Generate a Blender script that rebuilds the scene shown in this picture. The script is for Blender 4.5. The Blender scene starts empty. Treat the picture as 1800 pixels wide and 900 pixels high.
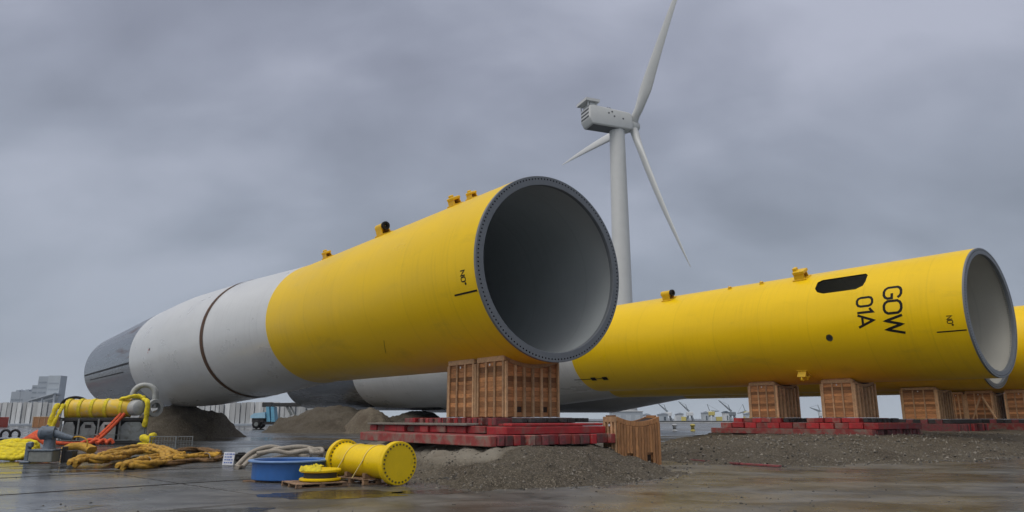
import bpy, bmesh, math, random
import numpy as np
from mathutils import Vector, Matrix, noise

random.seed(7)
scene = bpy.context.scene
COL = scene.collection
R = math.radians
EYE = 1.7

# ---------------------------------------------------------------- camera
F = 1250.0                      # focal length in pixels of an 1800 px wide frame
PITCH = math.atan(285 / F)
cam_d = bpy.data.cameras.new('camera')
cam = bpy.data.objects.new('camera', cam_d)
COL.objects.link(cam)
cam.location = (0, 0, EYE)
cam.rotation_euler = (R(90) + PITCH, 0, 0)
cam_d.sensor_width = 36
cam_d.lens = F / 1800 * 36
cam_d.clip_end = 12000
scene.camera = cam
scene.render.resolution_x = 1024
scene.render.resolution_y = 512
scene.cycles.use_denoising = True
scene.cycles.max_bounces = 6
scene.cycles.volume_bounces = 0
scene.view_settings.view_transform = 'Standard'
scene.view_settings.look = 'None'
scene.view_settings.gamma = 1
scene.view_settings.use_curve_mapping = False
scene.view_settings.exposure = 0.13

# ---------------------------------------------------------------- sky
SUN_EL, SUN_AZ = R(60), R(222)          # azimuth measured clockwise from +Y: behind the camera, to the left
wd = bpy.data.worlds.new('World')
scene.world = wd
wd.use_nodes = True
nt = wd.node_tree
nt.nodes.clear()


def nd(tree, typ, **kw):
    n = tree.nodes.new(typ)
    for k, v in kw.items():
        if k.startswith('i_'):
            key = k[2:]
            n.inputs[int(key) if key.isdigit() else key].default_value = v
        else:
            setattr(n, k, v)
    return n


def math_n(tree, op, a, b=None, clamp=False):
    n = tree.nodes.new('ShaderNodeMath')
    n.operation = op
    n.use_clamp = clamp
    for i, v in enumerate((a, b)):
        if v is None:
            continue
        if isinstance(v, (int, float)):
            n.inputs[i].default_value = v
        else:
            tree.links.new(v, n.inputs[i])
    return n.outputs[0]


def ramp(tree, fac, stops):
    n = tree.nodes.new('ShaderNodeValToRGB')
    el = n.color_ramp.elements
    while len(el) < len(stops):
        el.new(0.5)
    for e, (p, c) in zip(el, stops):
        e.position = p
        e.color = (c, c, c, 1) if isinstance(c, (int, float)) else (*c, 1)
    if fac is not None:
        tree.links.new(fac, n.inputs[0])
    return n.outputs[0]


def mixc(tree, fac, a, b, mode='MIX'):
    n = tree.nodes.new('ShaderNodeMix')
    n.data_type = 'RGBA'
    n.blend_type = mode
    n.clamp_factor = True
    for sock, v in ((n.inputs[0], fac), (n.inputs[6], a), (n.inputs[7], b)):
        if isinstance(v, (int, float)):
            sock.default_value = v
        elif isinstance(v, (tuple, list)):
            sock.default_value = (*v, 1) if len(v) == 3 else v
        else:
            tree.links.new(v, sock)
    return n.outputs[2]


def build_world():
    L = nt.links.new
    tc = nd(nt, 'ShaderNodeTexCoord')
    sep = nd(nt, 'ShaderNodeSeparateXYZ')
    L(tc.outputs['Generated'], sep.inputs[0])
    x, y, z = sep.outputs
    zc = math_n(nt, 'ADD', math_n(nt, 'MAXIMUM', z, 0.0), 0.55)
    cb = nd(nt, 'ShaderNodeCombineXYZ')
    L(math_n(nt, 'DIVIDE', x, zc), cb.inputs[0])
    L(math_n(nt, 'DIVIDE', y, zc), cb.inputs[1])
    mp = nd(nt, 'ShaderNodeMapping')
    mp.inputs['Rotation'].default_value = (0, 0, R(38))
    mp.inputs['Scale'].default_value = (1.5, 2.3, 1)
    mp.inputs['Location'].default_value = (0.4, 0.2, 3.3)
    L(cb.outputs[0], mp.inputs[0])
    n1 = nd(nt, 'ShaderNodeTexNoise', i_Scale=.9, i_Detail=4.0, i_Roughness=0.45, i_Distortion=0.25)
    L(mp.outputs[0], n1.inputs['Vector'])
    n2 = nd(nt, 'ShaderNodeTexNoise', i_Scale=2.4, i_Detail=6.0, i_Roughness=0.5, i_Distortion=0.25)
    L(mp.outputs[0], n2.inputs['Vector'])
    f = math_n(nt, 'ADD', math_n(nt, 'MULTIPLY', n1.outputs[0], 0.74), math_n(nt, 'MULTIPLY', n2.outputs[0], 0.26))
    cloud = ramp(nt, f, [(0.39, (.185, .203, .260)), (0.50, (.285, .309, .388)), (0.61, (.42, .445, .54))])
    # air near the horizon, a smooth blue-grey
    hz = ramp(nt, z, [(0.0, 1.0), (0.06, .78), (0.46, 0.0)])
    col = mixc(nt, math_n(nt, 'MULTIPLY', hz, 0.85), cloud, ramp(nt, z, [(0.0, (.47, .53, .58)), (.07, (.325, .380, .442))]))
    # the cloud deck is thinner (brighter) overhead and towards the hidden sun, behind the camera on the left
    sd = Vector((math.sin(SUN_AZ) * math.cos(SUN_EL), math.cos(SUN_AZ) * math.cos(SUN_EL), math.sin(SUN_EL)))
    dp = nd(nt, 'ShaderNodeVectorMath', operation='DOT_PRODUCT')
    L(tc.outputs['Generated'], dp.inputs[0])
    dp.inputs[1].default_value = sd
    glow = ramp(nt, dp.outputs['Value'], [(0.42, 0.0), (1.0, 1.0)])
    k = mixc(nt, glow, (1.0, 1.0, 1.0), (3.9, 3.4, 2.75))
    vm = nd(nt, 'ShaderNodeVectorMath', operation='MULTIPLY')
    L(col, vm.inputs[0])
    L(k, vm.inputs[1])
    bg = nd(nt, 'ShaderNodeBackground', i_Strength=1.0)
    L(vm.outputs[0], bg.inputs[0])
    sky = nd(nt, 'ShaderNodeTexSky', sky_type='NISHITA', sun_disc=False, sun_elevation=SUN_EL, sun_rotation=SUN_AZ)
    sky.air_density, sky.dust_density = 1.0, 3.0
    bg2 = nd(nt, 'ShaderNodeBackground', i_Strength=0.06)
    L(sky.outputs[0], bg2.inputs[0])
    mx = nd(nt, 'ShaderNodeMixShader', i_0=0.94)
    L(bg2.outputs[0], mx.inputs[1])
    L(bg.outputs[0], mx.inputs[2])
    out = nd(nt, 'ShaderNodeOutputWorld')
    L(mx.outputs[0], out.inputs[0])
    return sd


SUN_DIR = build_world()
sun_d = bpy.data.lights.new('sun', 'SUN')
sun_d.energy = 1.15
sun_d.angle = R(35)
sun_d.color = (1.0, 0.965, 0.91)
sun = bpy.data.objects.new('sun', sun_d)
COL.objects.link(sun)
sun.rotation_euler = (-SUN_DIR).to_track_quat('-Z', 'Y').to_euler()
sun.location = (-30, -30, 60)


# ---------------------------------------------------------------- helpers
def at(px, py, z=0.0):
    """world point at height z seen at a pixel of the 1800 x 900 photograph"""
    x, v = (px - 900) / F, -(py - 450) / F
    d = Vector((x, math.cos(PITCH) - v * math.sin(PITCH), math.sin(PITCH) + v * math.cos(PITCH)))
    t = (z - EYE) / d.z
    return Vector((0, 0, EYE)) + d * t


def atY(px, py, Y):
    x, v = (px - 900) / F, -(py - 450) / F
    d = Vector((x, math.cos(PITCH) - v * math.sin(PITCH), math.sin(PITCH) + v * math.cos(PITCH)))
    return Vector((0, 0, EYE)) + d * (Y / d.y)


class B:
    """collects shapes, then links them as ONE mesh object"""
    def __init__(self):
        self.bm = bmesh.new()

    def _mi(self, faces, mi):
        if mi:
            for f in faces:
                f.material_index = mi

    def box(self, c, s, rot=None, bev=0.0, mi=0):
        M = Matrix.Translation(Vector(c))
        if rot is not None:
            M = M @ (Matrix.Rotation(rot, 4, 'Z') if isinstance(rot, (int, float)) else rot.to_4x4())
        M = M @ Matrix.Diagonal((s[0], s[1], s[2], 1))
        g = bmesh.ops.create_cube(self.bm, size=1, matrix=M)
        fs = set(f for v in g['verts'] for f in v.link_faces)
        if bev:
            es = set(e for v in g['verts'] for e in v.link_edges)
            r = bmesh.ops.bevel(self.bm, geom=list(es), offset=bev, segments=1, affect='EDGES', profile=0.5)
            fs = set(r['faces']) | set(f for f in fs if f.is_valid)
        self._mi(fs, mi)
        return self

    def bar(self, a, b, w, h=None, mi=0, bev=0.0):
        a, b = Vector(a), Vector(b)
        h = h or w
        d = b - a
        q = d.to_track_quat('Y', 'Z').to_matrix()
        return self.box((a + b) / 2, (w, d.length, h), rot=q, mi=mi, bev=bev)

    def tube(self, pts, r, n=10, cap=True, mi=0, closed=False, flat=1.0):
        pts = [Vector(p) for p in pts]
        m = len(pts)
        rr = r if isinstance(r, (list, tuple)) else [r] * m
        rings = []
        up = Vector((0, 0, 1))
        for i, p in enumerate(pts):
            if closed:
                t = pts[(i + 1) % m] - pts[i - 1]
            else:
                t = pts[min(i + 1, m - 1)] - pts[max(i - 1, 0)]
            t.normalize()
            if i == 0:
                u = up if abs(t.z) < 0.9 else Vector((1, 0, 0))
            u = (u - t * u.dot(t))
            if u.length < 1e-4:
                u = t.orthogonal()
            u.normalize()
            v = t.cross(u)
            rings.append([self.bm.verts.new(p + (v * math.cos(2 * math.pi * k / n) + u * math.sin(2 * math.pi * k / n) * flat) * rr[i]) for k in range(n)])
        fs = []
        for i in range(m if closed else m - 1):
            a, b = rings[i], rings[(i + 1) % m]
            for k in range(n):
                fs.append(self.bm.faces.new((a[k], a[(k + 1) % n], b[(k + 1) % n], b[k])))
        if cap and not closed:
            fs.append(self.bm.faces.new(rings[0][::-1]))
            fs.append(self.bm.faces.new(rings[-1]))
        self._mi(fs, mi)
        return self

    def cyl(self, a, b, r, n=24, mi=0, r2=None):
        return self.tube([a, b], [r, r if r2 is None else r2], n=n, mi=mi)

    def lathe(self, prof, n=64, axis='z', mi=0, close=False, c=(0, 0, 0)):
        """prof: (radius, height) pairs turned about an axis"""
        rings = []
        c = Vector(c)
        for (r, h) in prof:
            ring = []
            for k in range(n):
                a = 2 * math.pi * k / n
                p = (r * math.cos(a), r * math.sin(a), h) if axis == 'z' else (r * math.cos(a), h, r * math.sin(a))
                ring.append(self.bm.verts.new(c + Vector(p)))
            rings.append(ring)
        fs = []
        idx = range(len(rings)) if close else range(len(rings) - 1)
        for i in idx:
            a, b = rings[i], rings[(i + 1) % len(rings)]
            for k in range(n):
                q = (a[k], a[(k + 1) % n], b[(k + 1) % n], b[k])
                fs.append(self.bm.faces.new(q if axis == 'z' else q[::-1]))
        self._mi(fs, mi)
        return rings

    def face(self, pts, mi=0):
        f = self.bm.faces.new([self.bm.verts.new(Vector(p)) for p in pts])
        f.material_index = mi
        return f

    def prism(self, poly, y0, y1, mi=0, plane='xz'):
        """poly in (x, z), extruded from y0 to y1 (or in (x, y) from z0 to z1)"""
        P = (lambda a, b, c: (a, c, b)) if plane == 'xz' else (lambda a, b, c: (a, b, c))
        lo = [self.bm.verts.new(P(a, b, y0)) for a, b in poly]
        hi = [self.bm.verts.new(P(a, b, y1)) for a, b in poly]
        fs = [self.bm.faces.new(lo), self.bm.faces.new(hi[::-1])]
        n = len(poly)
        for k in range(n):
            fs.append(self.bm.faces.new((lo[k], hi[k], hi[(k + 1) % n], lo[(k + 1) % n])))
        self._mi(fs, mi)
        return self

    def sphere(self, c, r, seg=16, mi=0, scale=(1, 1, 1)):
        M = Matrix.Translation(Vector(c)) @ Matrix.Diagonal((*scale, 1))
        g = bmesh.ops.create_uvsphere(self.bm, u_segments=seg, v_segments=seg // 2, radius=r, matrix=M)
        self._mi(set(f for v in g['verts'] for f in v.link_faces), mi)
        return self

    def done(self, name, mats, parent=None, loc=(0, 0, 0), rot=(0, 0, 0), smooth=None, fix=True):
        if fix:
            bmesh.ops.recalc_face_normals(self.bm, faces=self.bm.faces[:])
        me = bpy.data.meshes.new(name)
        self.bm.to_mesh(me)
        self.bm.free()
        for m in (mats if isinstance(mats, (list, tuple)) else [mats]):
            me.materials.append(m)
        if smooth is not None:
            for p in me.polygons:
                p.use_smooth = True
            me.set_sharp_from_angle(angle=R(smooth))
        o = bpy.data.objects.new(name, me)
        COL.objects.link(o)
        o.location = loc
        o.rotation_euler = rot if not isinstance(rot, (int, float)) else (0, 0, rot)
        if parent:
            o.parent = parent
        return o


def tag(o, label=None, cat=None, group=None, kind=None):
    if label: o['label'] = label
    if cat: o['category'] = cat
    if group: o['group'] = group
    if kind: o['kind'] = kind
    return o


def thing(name, label, cat, loc=(0, 0, 0), rot=0, group=None):
    o = bpy.data.objects.new(name, None)
    o.empty_display_size = 0.3
    COL.objects.link(o)
    o.location = loc
    o.rotation_euler = (0, 0, rot) if isinstance(rot, (int, float)) else rot
    return tag(o, label, cat, group)


def copy_tree(o, parent=None):
    c = o.copy()
    COL.objects.link(c)
    if parent: c.parent = parent
    for ch in [k for k in o.children]:
        copy_tree(ch, c)
    return c


def arc(c, r, a0, a1, n, plane='xz'):
    out = []
    for i in range(n + 1):
        a = a0 + (a1 - a0) * i / n
        if plane == 'xz': out.append((c[0] + r * math.cos(a), c[1], c[2] + r * math.sin(a)))
        elif plane == 'yz': out.append((c[0], c[1] + r * math.cos(a), c[2] + r * math.sin(a)))
        else: out.append((c[0] + r * math.cos(a), c[1] + r * math.sin(a), c[2]))
    return out


def smooth_path(pts, k=6):
    """Catmull-Rom through the points"""
    P = [Vector(p) for p in pts]
    P = [P[0] * 2 - P[1]] + P + [P[-1] * 2 - P[-2]]
    out = []
    for i in range(1, len(P) - 2):
        a, b, c, d = P[i - 1:i + 3]
        for j in range(k):
            t = j / k
            out.append(0.5 * ((2 * b) + (c - a) * t + (2 * a - 5 * b + 4 * c - d) * t * t + (3 * b - a - 3 * c + d) * t ** 3))
    out.append(P[-2])
    return out


# ---------------------------------------------------------------- materials
def mat(name, col, rough=0.5, metal=0.0, var=0.15, vscale=3.0, col2=None, c2scale=2.0, c2lo=0.5, c2hi=0.7,
        isl=0.0, bump=0.0, bscale=40.0, rvar=0.1, coat=0.0, stretch=(1, 1, 1), seam=None, spec=0.5, runs=0.0):
    m = bpy.data.materials.new(name)
    m.use_nodes = True
    t = m.node_tree
    L = t.links.new
    bs = t.nodes['Principled BSDF']
    tc = nd(t, 'ShaderNodeTexCoord')
    mp = nd(t, 'ShaderNodeMapping')
    mp.inputs['Scale'].default_value = stretch
    L(tc.outputs['Object'], mp.inputs[0])
    n1 = nd(t, 'ShaderNodeTexNoise', i_Scale=vscale, i_Detail=6.0, i_Roughness=0.62)
    L(mp.outputs[0], n1.inputs['Vector'])
    c = ramp(t, n1.outputs[0], [(0.28, tuple(v * (1 - var) for v in col)), (0.72, tuple(min(1, v * (1 + var)) for v in col))])
    if col2:
        n2 = nd(t, 'ShaderNodeTexNoise', i_Scale=c2scale, i_Detail=8.0, i_Roughness=0.66, i_Distortion=0.4)
        L(mp.outputs[0], n2.inputs['Vector'])
        c = mixc(t, ramp(t, n2.outputs[0], [(c2lo, 0.0), (c2hi, 1.0)]), c, col2)
    if isl:
        g = nd(t, 'ShaderNodeNewGeometry')
        oi = nd(t, 'ShaderNodeObjectInfo')
        rnd = math_n(t, 'FRACT', math_n(t, 'ADD', g.outputs['Random Per Island'], oi.outputs['Random']))
        v = math_n(t, 'ADD', math_n(t, 'MULTIPLY', rnd, 2 * isl), 1 - isl)
        hs = nd(t, 'ShaderNodeHueSaturation')
        L(v, hs.inputs['Value'])
        L(c, hs.inputs['Color'])
        c = hs.outputs[0]
    if seam:
        sp = nd(t, 'ShaderNodeSeparateXYZ')
        L(tc.outputs['Object'], sp.inputs[0])
        fr = math_n(t, 'FRACT', math_n(t, 'DIVIDE', sp.outputs[1], seam))
        line = math_n(t, 'COMPARE', fr, 0.5)
        t.nodes[-1].inputs[2].default_value = 0.012
        cell = nd(t, 'ShaderNodeTexWhiteNoise', noise_dimensions='1D')
        L(math_n(t, 'FLOOR', math_n(t, 'ADD', math_n(t, 'DIVIDE', sp.outputs[1], seam), 0.5)), cell.inputs['W'])
        k = math_n(t, 'SUBTRACT', math_n(t, 'ADD', math_n(t, 'MULTIPLY', cell.outputs[0], 0.03), 0.98), math_n(t, 'MULTIPLY', line, 0.06))
        hs = nd(t, 'ShaderNodeHueSaturation')
        L(k, hs.inputs['Value'])
        L(c, hs.inputs['Color'])
        c = hs.outputs[0]
    if runs:
        mr = nd(t, 'ShaderNodeMapping')
        mr.inputs['Scale'].default_value = (.22, 3.2, .22)
        L(tc.outputs['Object'], mr.inputs[0])
        nr = nd(t, 'ShaderNodeTexNoise', i_Scale=1.5, i_Detail=5.0, i_Roughness=.6)
        L(mr.outputs[0], nr.inputs['Vector'])
        ng = nd(t, 'ShaderNodeTexNoise', i_Scale=.22, i_Detail=3.0)
        L(tc.outputs['Object'], ng.inputs['Vector'])
        amt = math_n(t, 'MULTIPLY', ramp(t, nr.outputs[0], [(.50, 0.0), (.68, 1.0)]), ramp(t, ng.outputs[0], [(.38, .15), (.62, 1.0)]))
        c = mixc(t, math_n(t, 'MULTIPLY', amt, runs), c, tuple(v * .42 + .015 for v in col))
        ms = nd(t, 'ShaderNodeMapping')
        ms.inputs['Scale'].default_value = (2.2, .5, 2.2)
        ms.inputs['Rotation'].default_value = (.5, .3, .2)
        L(tc.outputs['Object'], ms.inputs[0])
        ns = nd(t, 'ShaderNodeTexNoise', i_Scale=2.2, i_Detail=7.0, i_Roughness=.75, i_Distortion=.8)
        L(ms.outputs[0], ns.inputs['Vector'])
        c = mixc(t, ramp(t, ns.outputs[0], [(.69, 0.0), (.74, runs * 1.3)]), c, tuple(v * .3 + .02 for v in col))
    L(c, bs.inputs['Base Color'])
    bs.inputs['Metallic'].default_value = metal
    bs.inputs['Specular IOR Level'].default_value = spec
    if coat:
        bs.inputs['Coat Weight'].default_value = coat
        bs.inputs['Coat Roughness'].default_value = 0.06
    L(ramp(t, n1.outputs[0], [(0.3, max(0.02, rough - rvar)), (0.7, min(1, rough + rvar))]), bs.inputs['Roughness'])
    if bump:
        nb = nd(t, 'ShaderNodeTexNoise', i_Scale=bscale, i_Detail=5.0, i_Roughness=0.6)
        L(mp.outputs[0], nb.inputs['Vector'])
        bp = nd(t, 'ShaderNodeBump', i_Strength=bump, i_Distance=0.03)
        L(nb.outputs[0], bp.inputs['Height'])
        L(bp.outputs[0], bs.inputs['Normal'])
    return m


M = {}
M['yellow'] = mat('pile_yellow', (.80, .53, .0015), .36, var=.05, vscale=.6, col2=(.60, .41, .012), c2scale=.8, c2lo=.60, c2hi=.85, spec=.28, runs=.13, rvar=.10, seam=3.4, stretch=(1, .35, 1))
M['white'] = mat('pile_white', (.60, .62, .615), .32, var=.05, vscale=.5, col2=(.52, .53, .51), c2scale=.4, c2lo=.55, c2hi=.9, coat=.15, rvar=.08, seam=3.4, stretch=(1, .4, 1), runs=.18)
M['steel'] = mat('bare_steel', (.25, .27, .29), .26, metal=.88, var=.42, vscale=.9, col2=(.13, .055, .035), c2scale=.9, c2lo=.58, c2hi=.70, rvar=.06, seam=4.0, stretch=(1, .07, 1))
M['flange'] = mat('flange_grey', (.135, .15, .165), .45, var=.08, vscale=4, rvar=.08)
M['liner'] = mat('pile_inside', (.39, .425, .43), .62, var=.06, vscale=.5, seam=3.4, rvar=.05, runs=.12)
M['liner_pale'] = mat('pile_inside_pale', (.47, .465, .41), .62, var=.06, vscale=.5, seam=3.4, rvar=.05)
M['rubber'] = mat('black_rubber', (.010, .010, .011), .6, var=.3, spec=.25)
M['band'] = mat('brown_band', (.17, .085, .035), .4, metal=.0, var=.4, vscale=2, rvar=.1)
M['black'] = mat('black_paint', (.006, .006, .006), .55, var=.2, spec=.2)
M['markred'] = mat('red_marker', (.45, .03, .03), .5)
M['lug'] = mat('lug_yellow', (.72, .45, .006), .4, var=.12, vscale=6, col2=(.30, .19, .02), c2scale=5, c2lo=.6, c2hi=.8)
M['spool'] = mat('spool_yellow', (.78, .54, .002), .36, spec=.35, var=.08, vscale=2, col2=(.42, .30, .03), c2scale=4, c2lo=.60, c2hi=.78, runs=.25)
M['wood'] = mat('crate_wood', (.40, .19, .075), .72, var=.30, vscale=5, col2=(.17, .07, .028), c2scale=2.2, c2lo=.52, c2hi=.78, isl=.55, bump=.5, bscale=16, stretch=(1, 1, 5))
M['wood_pale'] = mat('batten_wood', (.50, .32, .175), .75, var=.28, vscale=6, col2=(.22, .11, .05), c2scale=3, c2lo=.5, c2hi=.8, isl=.28, bump=.4, bscale=18)
M['wood_orange'] = mat('weathered_boards', (.44, .215, .085), .75, var=.3, vscale=6, col2=(.20, .085, .035), c2scale=2.5, c2lo=.5, c2hi=.75, isl=.45, bump=.4, bscale=18, stretch=(4, 4, 1))
M['core_shade'] = mat('crate_core_shade', (.035, .02, .012), .8)  # near-black stands in for shade behind the boards and in the fork pockets
M['pallet'] = mat('pallet_wood', (.24, .15, .085), .8, var=.35, vscale=8, col2=(.09, .06, .04), c2scale=4, isl=.3, bump=.5, bscale=25)
M['red'] = mat('red_timber', (.31, .017, .020), .6, var=.3, vscale=3, col2=(.20, .075, .06), c2scale=2.4, c2lo=.50, c2hi=.70, isl=.28, bump=.4, bscale=20)
M['red_worn'] = mat('red_timber_worn', (.24, .036, .032), .65, var=.3, vscale=3, col2=(.20, .14, .11), c2scale=2.0, c2lo=.45, c2hi=.62, isl=.3, bump=.4, bscale=20)
M['red_end'] = mat('red_end_grain', (.17, .035, .04), .75, var=.4, vscale=8, col2=(.10, .06, .05), c2scale=5, c2lo=.45, c2hi=.65, isl=.45, bump=.6, bscale=25)
M['grey_timber'] = mat('grey_timber', (.20, .185, .16), .8, var=.3, vscale=4, col2=(.28, .06, .05), c2scale=3, c2lo=.60, c2hi=.7, isl=.25, bump=.4, bscale=20)
M['dark_timber'] = mat('dark_timber', (.03, .03, .03), .75, var=.4, vscale=5, isl=.4)
M['turbine'] = mat('turbine_white', (.52, .535, .52), .45, var=.04, vscale=.3)
M['turbine_dark'] = mat('turbine_dark', (.07, .075, .075), .55)
M['bolt'] = mat('painted_bolt', (.10, .075, .012), .45, var=.3)
M['blue'] = mat('tub_blue', (.022, .115, .36), .42, var=.1, vscale=4, col2=(.03, .08, .2), c2scale=4, c2lo=.6, c2hi=.8, runs=.35)
M['blue_rim'] = mat('tub_rim_blue', (.16, .29, .54), .4, var=.12, vscale=6)
M['hawser'] = mat('grey_hawser', (.36, .33, .28), .85, var=.3, vscale=14, bump=1.0, bscale=30, stretch=(1, 1, 3))
M['strap'] = mat('pale_strap', (.72, .60, .26), .6)
M['sling'] = mat('yellow_sling', (.66, .54, .012), .8, var=.3, vscale=6, col2=(.30, .25, .05), c2scale=5, c2lo=.5, c2hi=.8, bump=.9, bscale=12)
M['sling_tan'] = mat('tan_sling', (.47, .27, .03), .85, var=.35, vscale=7, col2=(.16, .085, .02), c2scale=4, c2lo=.45, c2hi=.72, bump=1.0, bscale=14)
M['sling_brown'] = mat('brown_sling', (.17, .095, .035), .88, var=.35, vscale=7, col2=(.06, .04, .02), c2scale=4, bump=1.0, bscale=14)
M['orange'] = mat('orange_sling', (.62, .085, .02), .75, var=.25, vscale=8, col2=(.25, .05, .03), c2scale=6, bump=.8, bscale=20)
M['tool_grey'] = mat('tool_grey', (.20, .225, .225), .5, var=.2, vscale=4, col2=(.09, .09, .08), c2scale=3)
M['tool_pale'] = mat('tool_pale', (.36, .38, .37), .45, var=.15, vscale=5)
M['tool_dark'] = mat('tool_dark', (.035, .036, .036), .6, var=.3, vscale=3)
M['drum'] = mat('drum_yellow', (.74, .50, .03), .45, var=.15, vscale=2.5, col2=(.55, .47, .28), c2scale=1.8, c2lo=.5, c2hi=.7)
M['winch'] = mat('winch_blue_grey', (.12, .155, .195), .45, var=.2, vscale=7, col2=(.05, .06, .075), c2scale=5)
M['winch_base'] = mat('winch_base_grey', (.20, .215, .20), .6, var=.2, vscale=6)
M['galv'] = mat('galvanised', (.20, .215, .22), .45, metal=.5, var=.2)
M['paper'] = mat('white_board', (.62, .64, .68), .5, var=.1, vscale=10)
M['ink'] = mat('blue_ink', (.10, .16, .42), .6)
M['concrete'] = mat('windbreak_concrete', (.50, .52, .52), .8, var=.25, vscale=.7, isl=.30, stretch=(1, 1, .25))
M['bldg'] = mat('building_grey', (.31, .355, .40), .7, var=.1, vscale=.05)  # distance haze is put into this paler blue-grey
M['bldg2'] = mat('building_pale', (.38, .43, .47), .7, var=.1, vscale=.05)  # lightened further, with distance haze in the colour
M['glass'] = mat('window_band', (.22, .26, .30), .25, var=.2, vscale=.2)
M['lightblue'] = mat('machine_blue', (.15, .42, .60), .5, var=.15, vscale=2)
M['cyanwhite'] = mat('machine_white', (.34, .58, .74), .5)
M['red_box'] = mat('red_container', (.42, .06, .035), .6, var=.15, vscale=2)
M['crane_grey'] = mat('crane_grey', (.17, .20, .22), .6)
M['crane_yellow'] = mat('crane_yellow', (.55, .47, .12), .6)
M['pale_shed'] = mat('pale_shed', (.44, .49, .52), .6)
M['white_box'] = mat('white_cabin', (.62, .65, .66), .6)
M['dark_roof'] = mat('dark_roof', (.06, .085, .11), .6)


def ground_material():
    m = bpy.data.materials.new('wet_yard')
    m.use_nodes = True
    t = m.node_tree
    L = t.links.new
    bs = t.nodes['Principled BSDF']
    g = nd(t, 'ShaderNodeNewGeometry')
    pos = g.outputs['Position']
    n1 = nd(t, 'ShaderNodeTexNoise', i_Scale=.16, i_Detail=7.0, i_Roughness=.6, i_Distortion=.5)
    mp = nd(t, 'ShaderNodeMapping')
    mp.inputs['Rotation'].default_value = (0, 0, R(-35))
    mp.inputs['Scale'].default_value = (.8, 1.3, 1)
    L(pos, mp.inputs[0])
    L(mp.outputs[0], n1.inputs['Vector'])
    n2 = nd(t, 'ShaderNodeTexNoise', i_Scale=1.6, i_Detail=8.0, i_Roughness=.7)
    L(pos, n2.inputs['Vector'])
    n3 = nd(t, 'ShaderNodeTexNoise', i_Scale=38, i_Detail=4.0, i_Roughness=.7)
    L(pos, n3.inputs['Vector'])
    n4 = nd(t, 'ShaderNodeTexNoise', i_Scale=.45, i_Detail=6.0, i_Roughness=.65, i_Distortion=1.0)
    L(mp.outputs[0], n4.inputs['Vector'])
    sp = nd(t, 'ShaderNodeSeparateXYZ')
    L(pos, sp.inputs[0])
    # concrete slabs on the left, silt-covered hardstanding on the right
    side = math_n(t, 'ADD', sp.outputs[0], math_n(t, 'MULTIPLY', n1.outputs[0], 8.0))
    side = ramp(t, math_n(t, 'DIVIDE', math_n(t, 'ADD', side, 6.0), 8.0), [(0.25, 0.0), (0.8, 1.0)])
    left = ramp(t, n2.outputs[0], [(.3, (.068, .071, .069)), (.7, (.115, .117, .112))])
    right = ramp(t, n2.outputs[0], [(.3, (.088, .087, .082)), (.7, (.150, .148, .139))])
    c = mixc(t, side, left, right)
    grit = ramp(t, n3.outputs[0], [(.3, .72), (.5, 1.0), (.72, 1.35)])
    c = mixc(t, 1.0, c, grit, 'MULTIPLY')
    stain = ramp(t, n4.outputs[0], [(.40, .42), (.56, 1.0)])
    c = mixc(t, 1.0, c, stain, 'MULTIPLY')
    # slab joints (rotated grid, wobbling)
    mj = nd(t, 'ShaderNodeMapping')
    mj.inputs['Rotation'].default_value = (0, 0, R(-46.5))
    mj.inputs['Location'].default_value = (0, -.55, 0)
    L(pos, mj.inputs[0])
    sj = nd(t, 'ShaderNodeSeparateXYZ')
    L(mj.outputs[0], sj.inputs[0])
    wob = math_n(t, 'MULTIPLY', n2.outputs[0], .22)
    jl = None
    for k in (0, 1):
        fr = math_n(t, 'FRACT', math_n(t, 'DIVIDE', math_n(t, 'ADD', sj.outputs[k], wob), 5.6))
        d = math_n(t, 'ABSOLUTE', math_n(t, 'SUBTRACT', fr, .5))
        l = math_n(t, 'LESS_THAN', d, math_n(t, 'MULTIPLY', n4.outputs[0], (.012, .05)[k]))
        jl = l if jl is None else math_n(t, 'MAXIMUM', jl, l)
    jl = math_n(t, 'MULTIPLY', jl, math_n(t, 'SUBTRACT', 1.0, side), clamp=True)
    c = mixc(t, math_n(t, 'MULTIPLY', jl, .8), c, (.016, .014, .012))
    L(c, bs.inputs['Base Color'])
    wet = ramp(t, n1.outputs[0], [(.36, 0.0), (.62, 1.0)])
    rl = math_n(t, 'ADD', math_n(t, 'MULTIPLY', wet, .26), .08)
    rr = math_n(t, 'ADD', math_n(t, 'MULTIPLY', wet, .36), .12)
    rm = nd(t, 'ShaderNodeMix')
    L(side, rm.inputs[0]); L(rl, rm.inputs[2]); L(rr, rm.inputs[3])
    L(math_n(t, 'ADD', rm.outputs[0], math_n(t, 'MULTIPLY', jl, .6), clamp=True), bs.inputs['Roughness'])
    L(math_n(t, 'SUBTRACT', .5, math_n(t, 'MULTIPLY', jl, .42)), bs.inputs['Specular IOR Level'])
    b1 = nd(t, 'ShaderNodeBump', i_Strength=.16, i_Distance=.010)
    L(n3.outputs[0], b1.inputs['Height'])
    b2 = nd(t, 'ShaderNodeBump', i_Strength=.12, i_Distance=.04)
    L(n2.outputs[0], b2.inputs['Height'])
    L(b1.outputs[0], b2.inputs['Normal'])
    L(b2.outputs[0], bs.inputs['Normal'])
    return m


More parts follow.
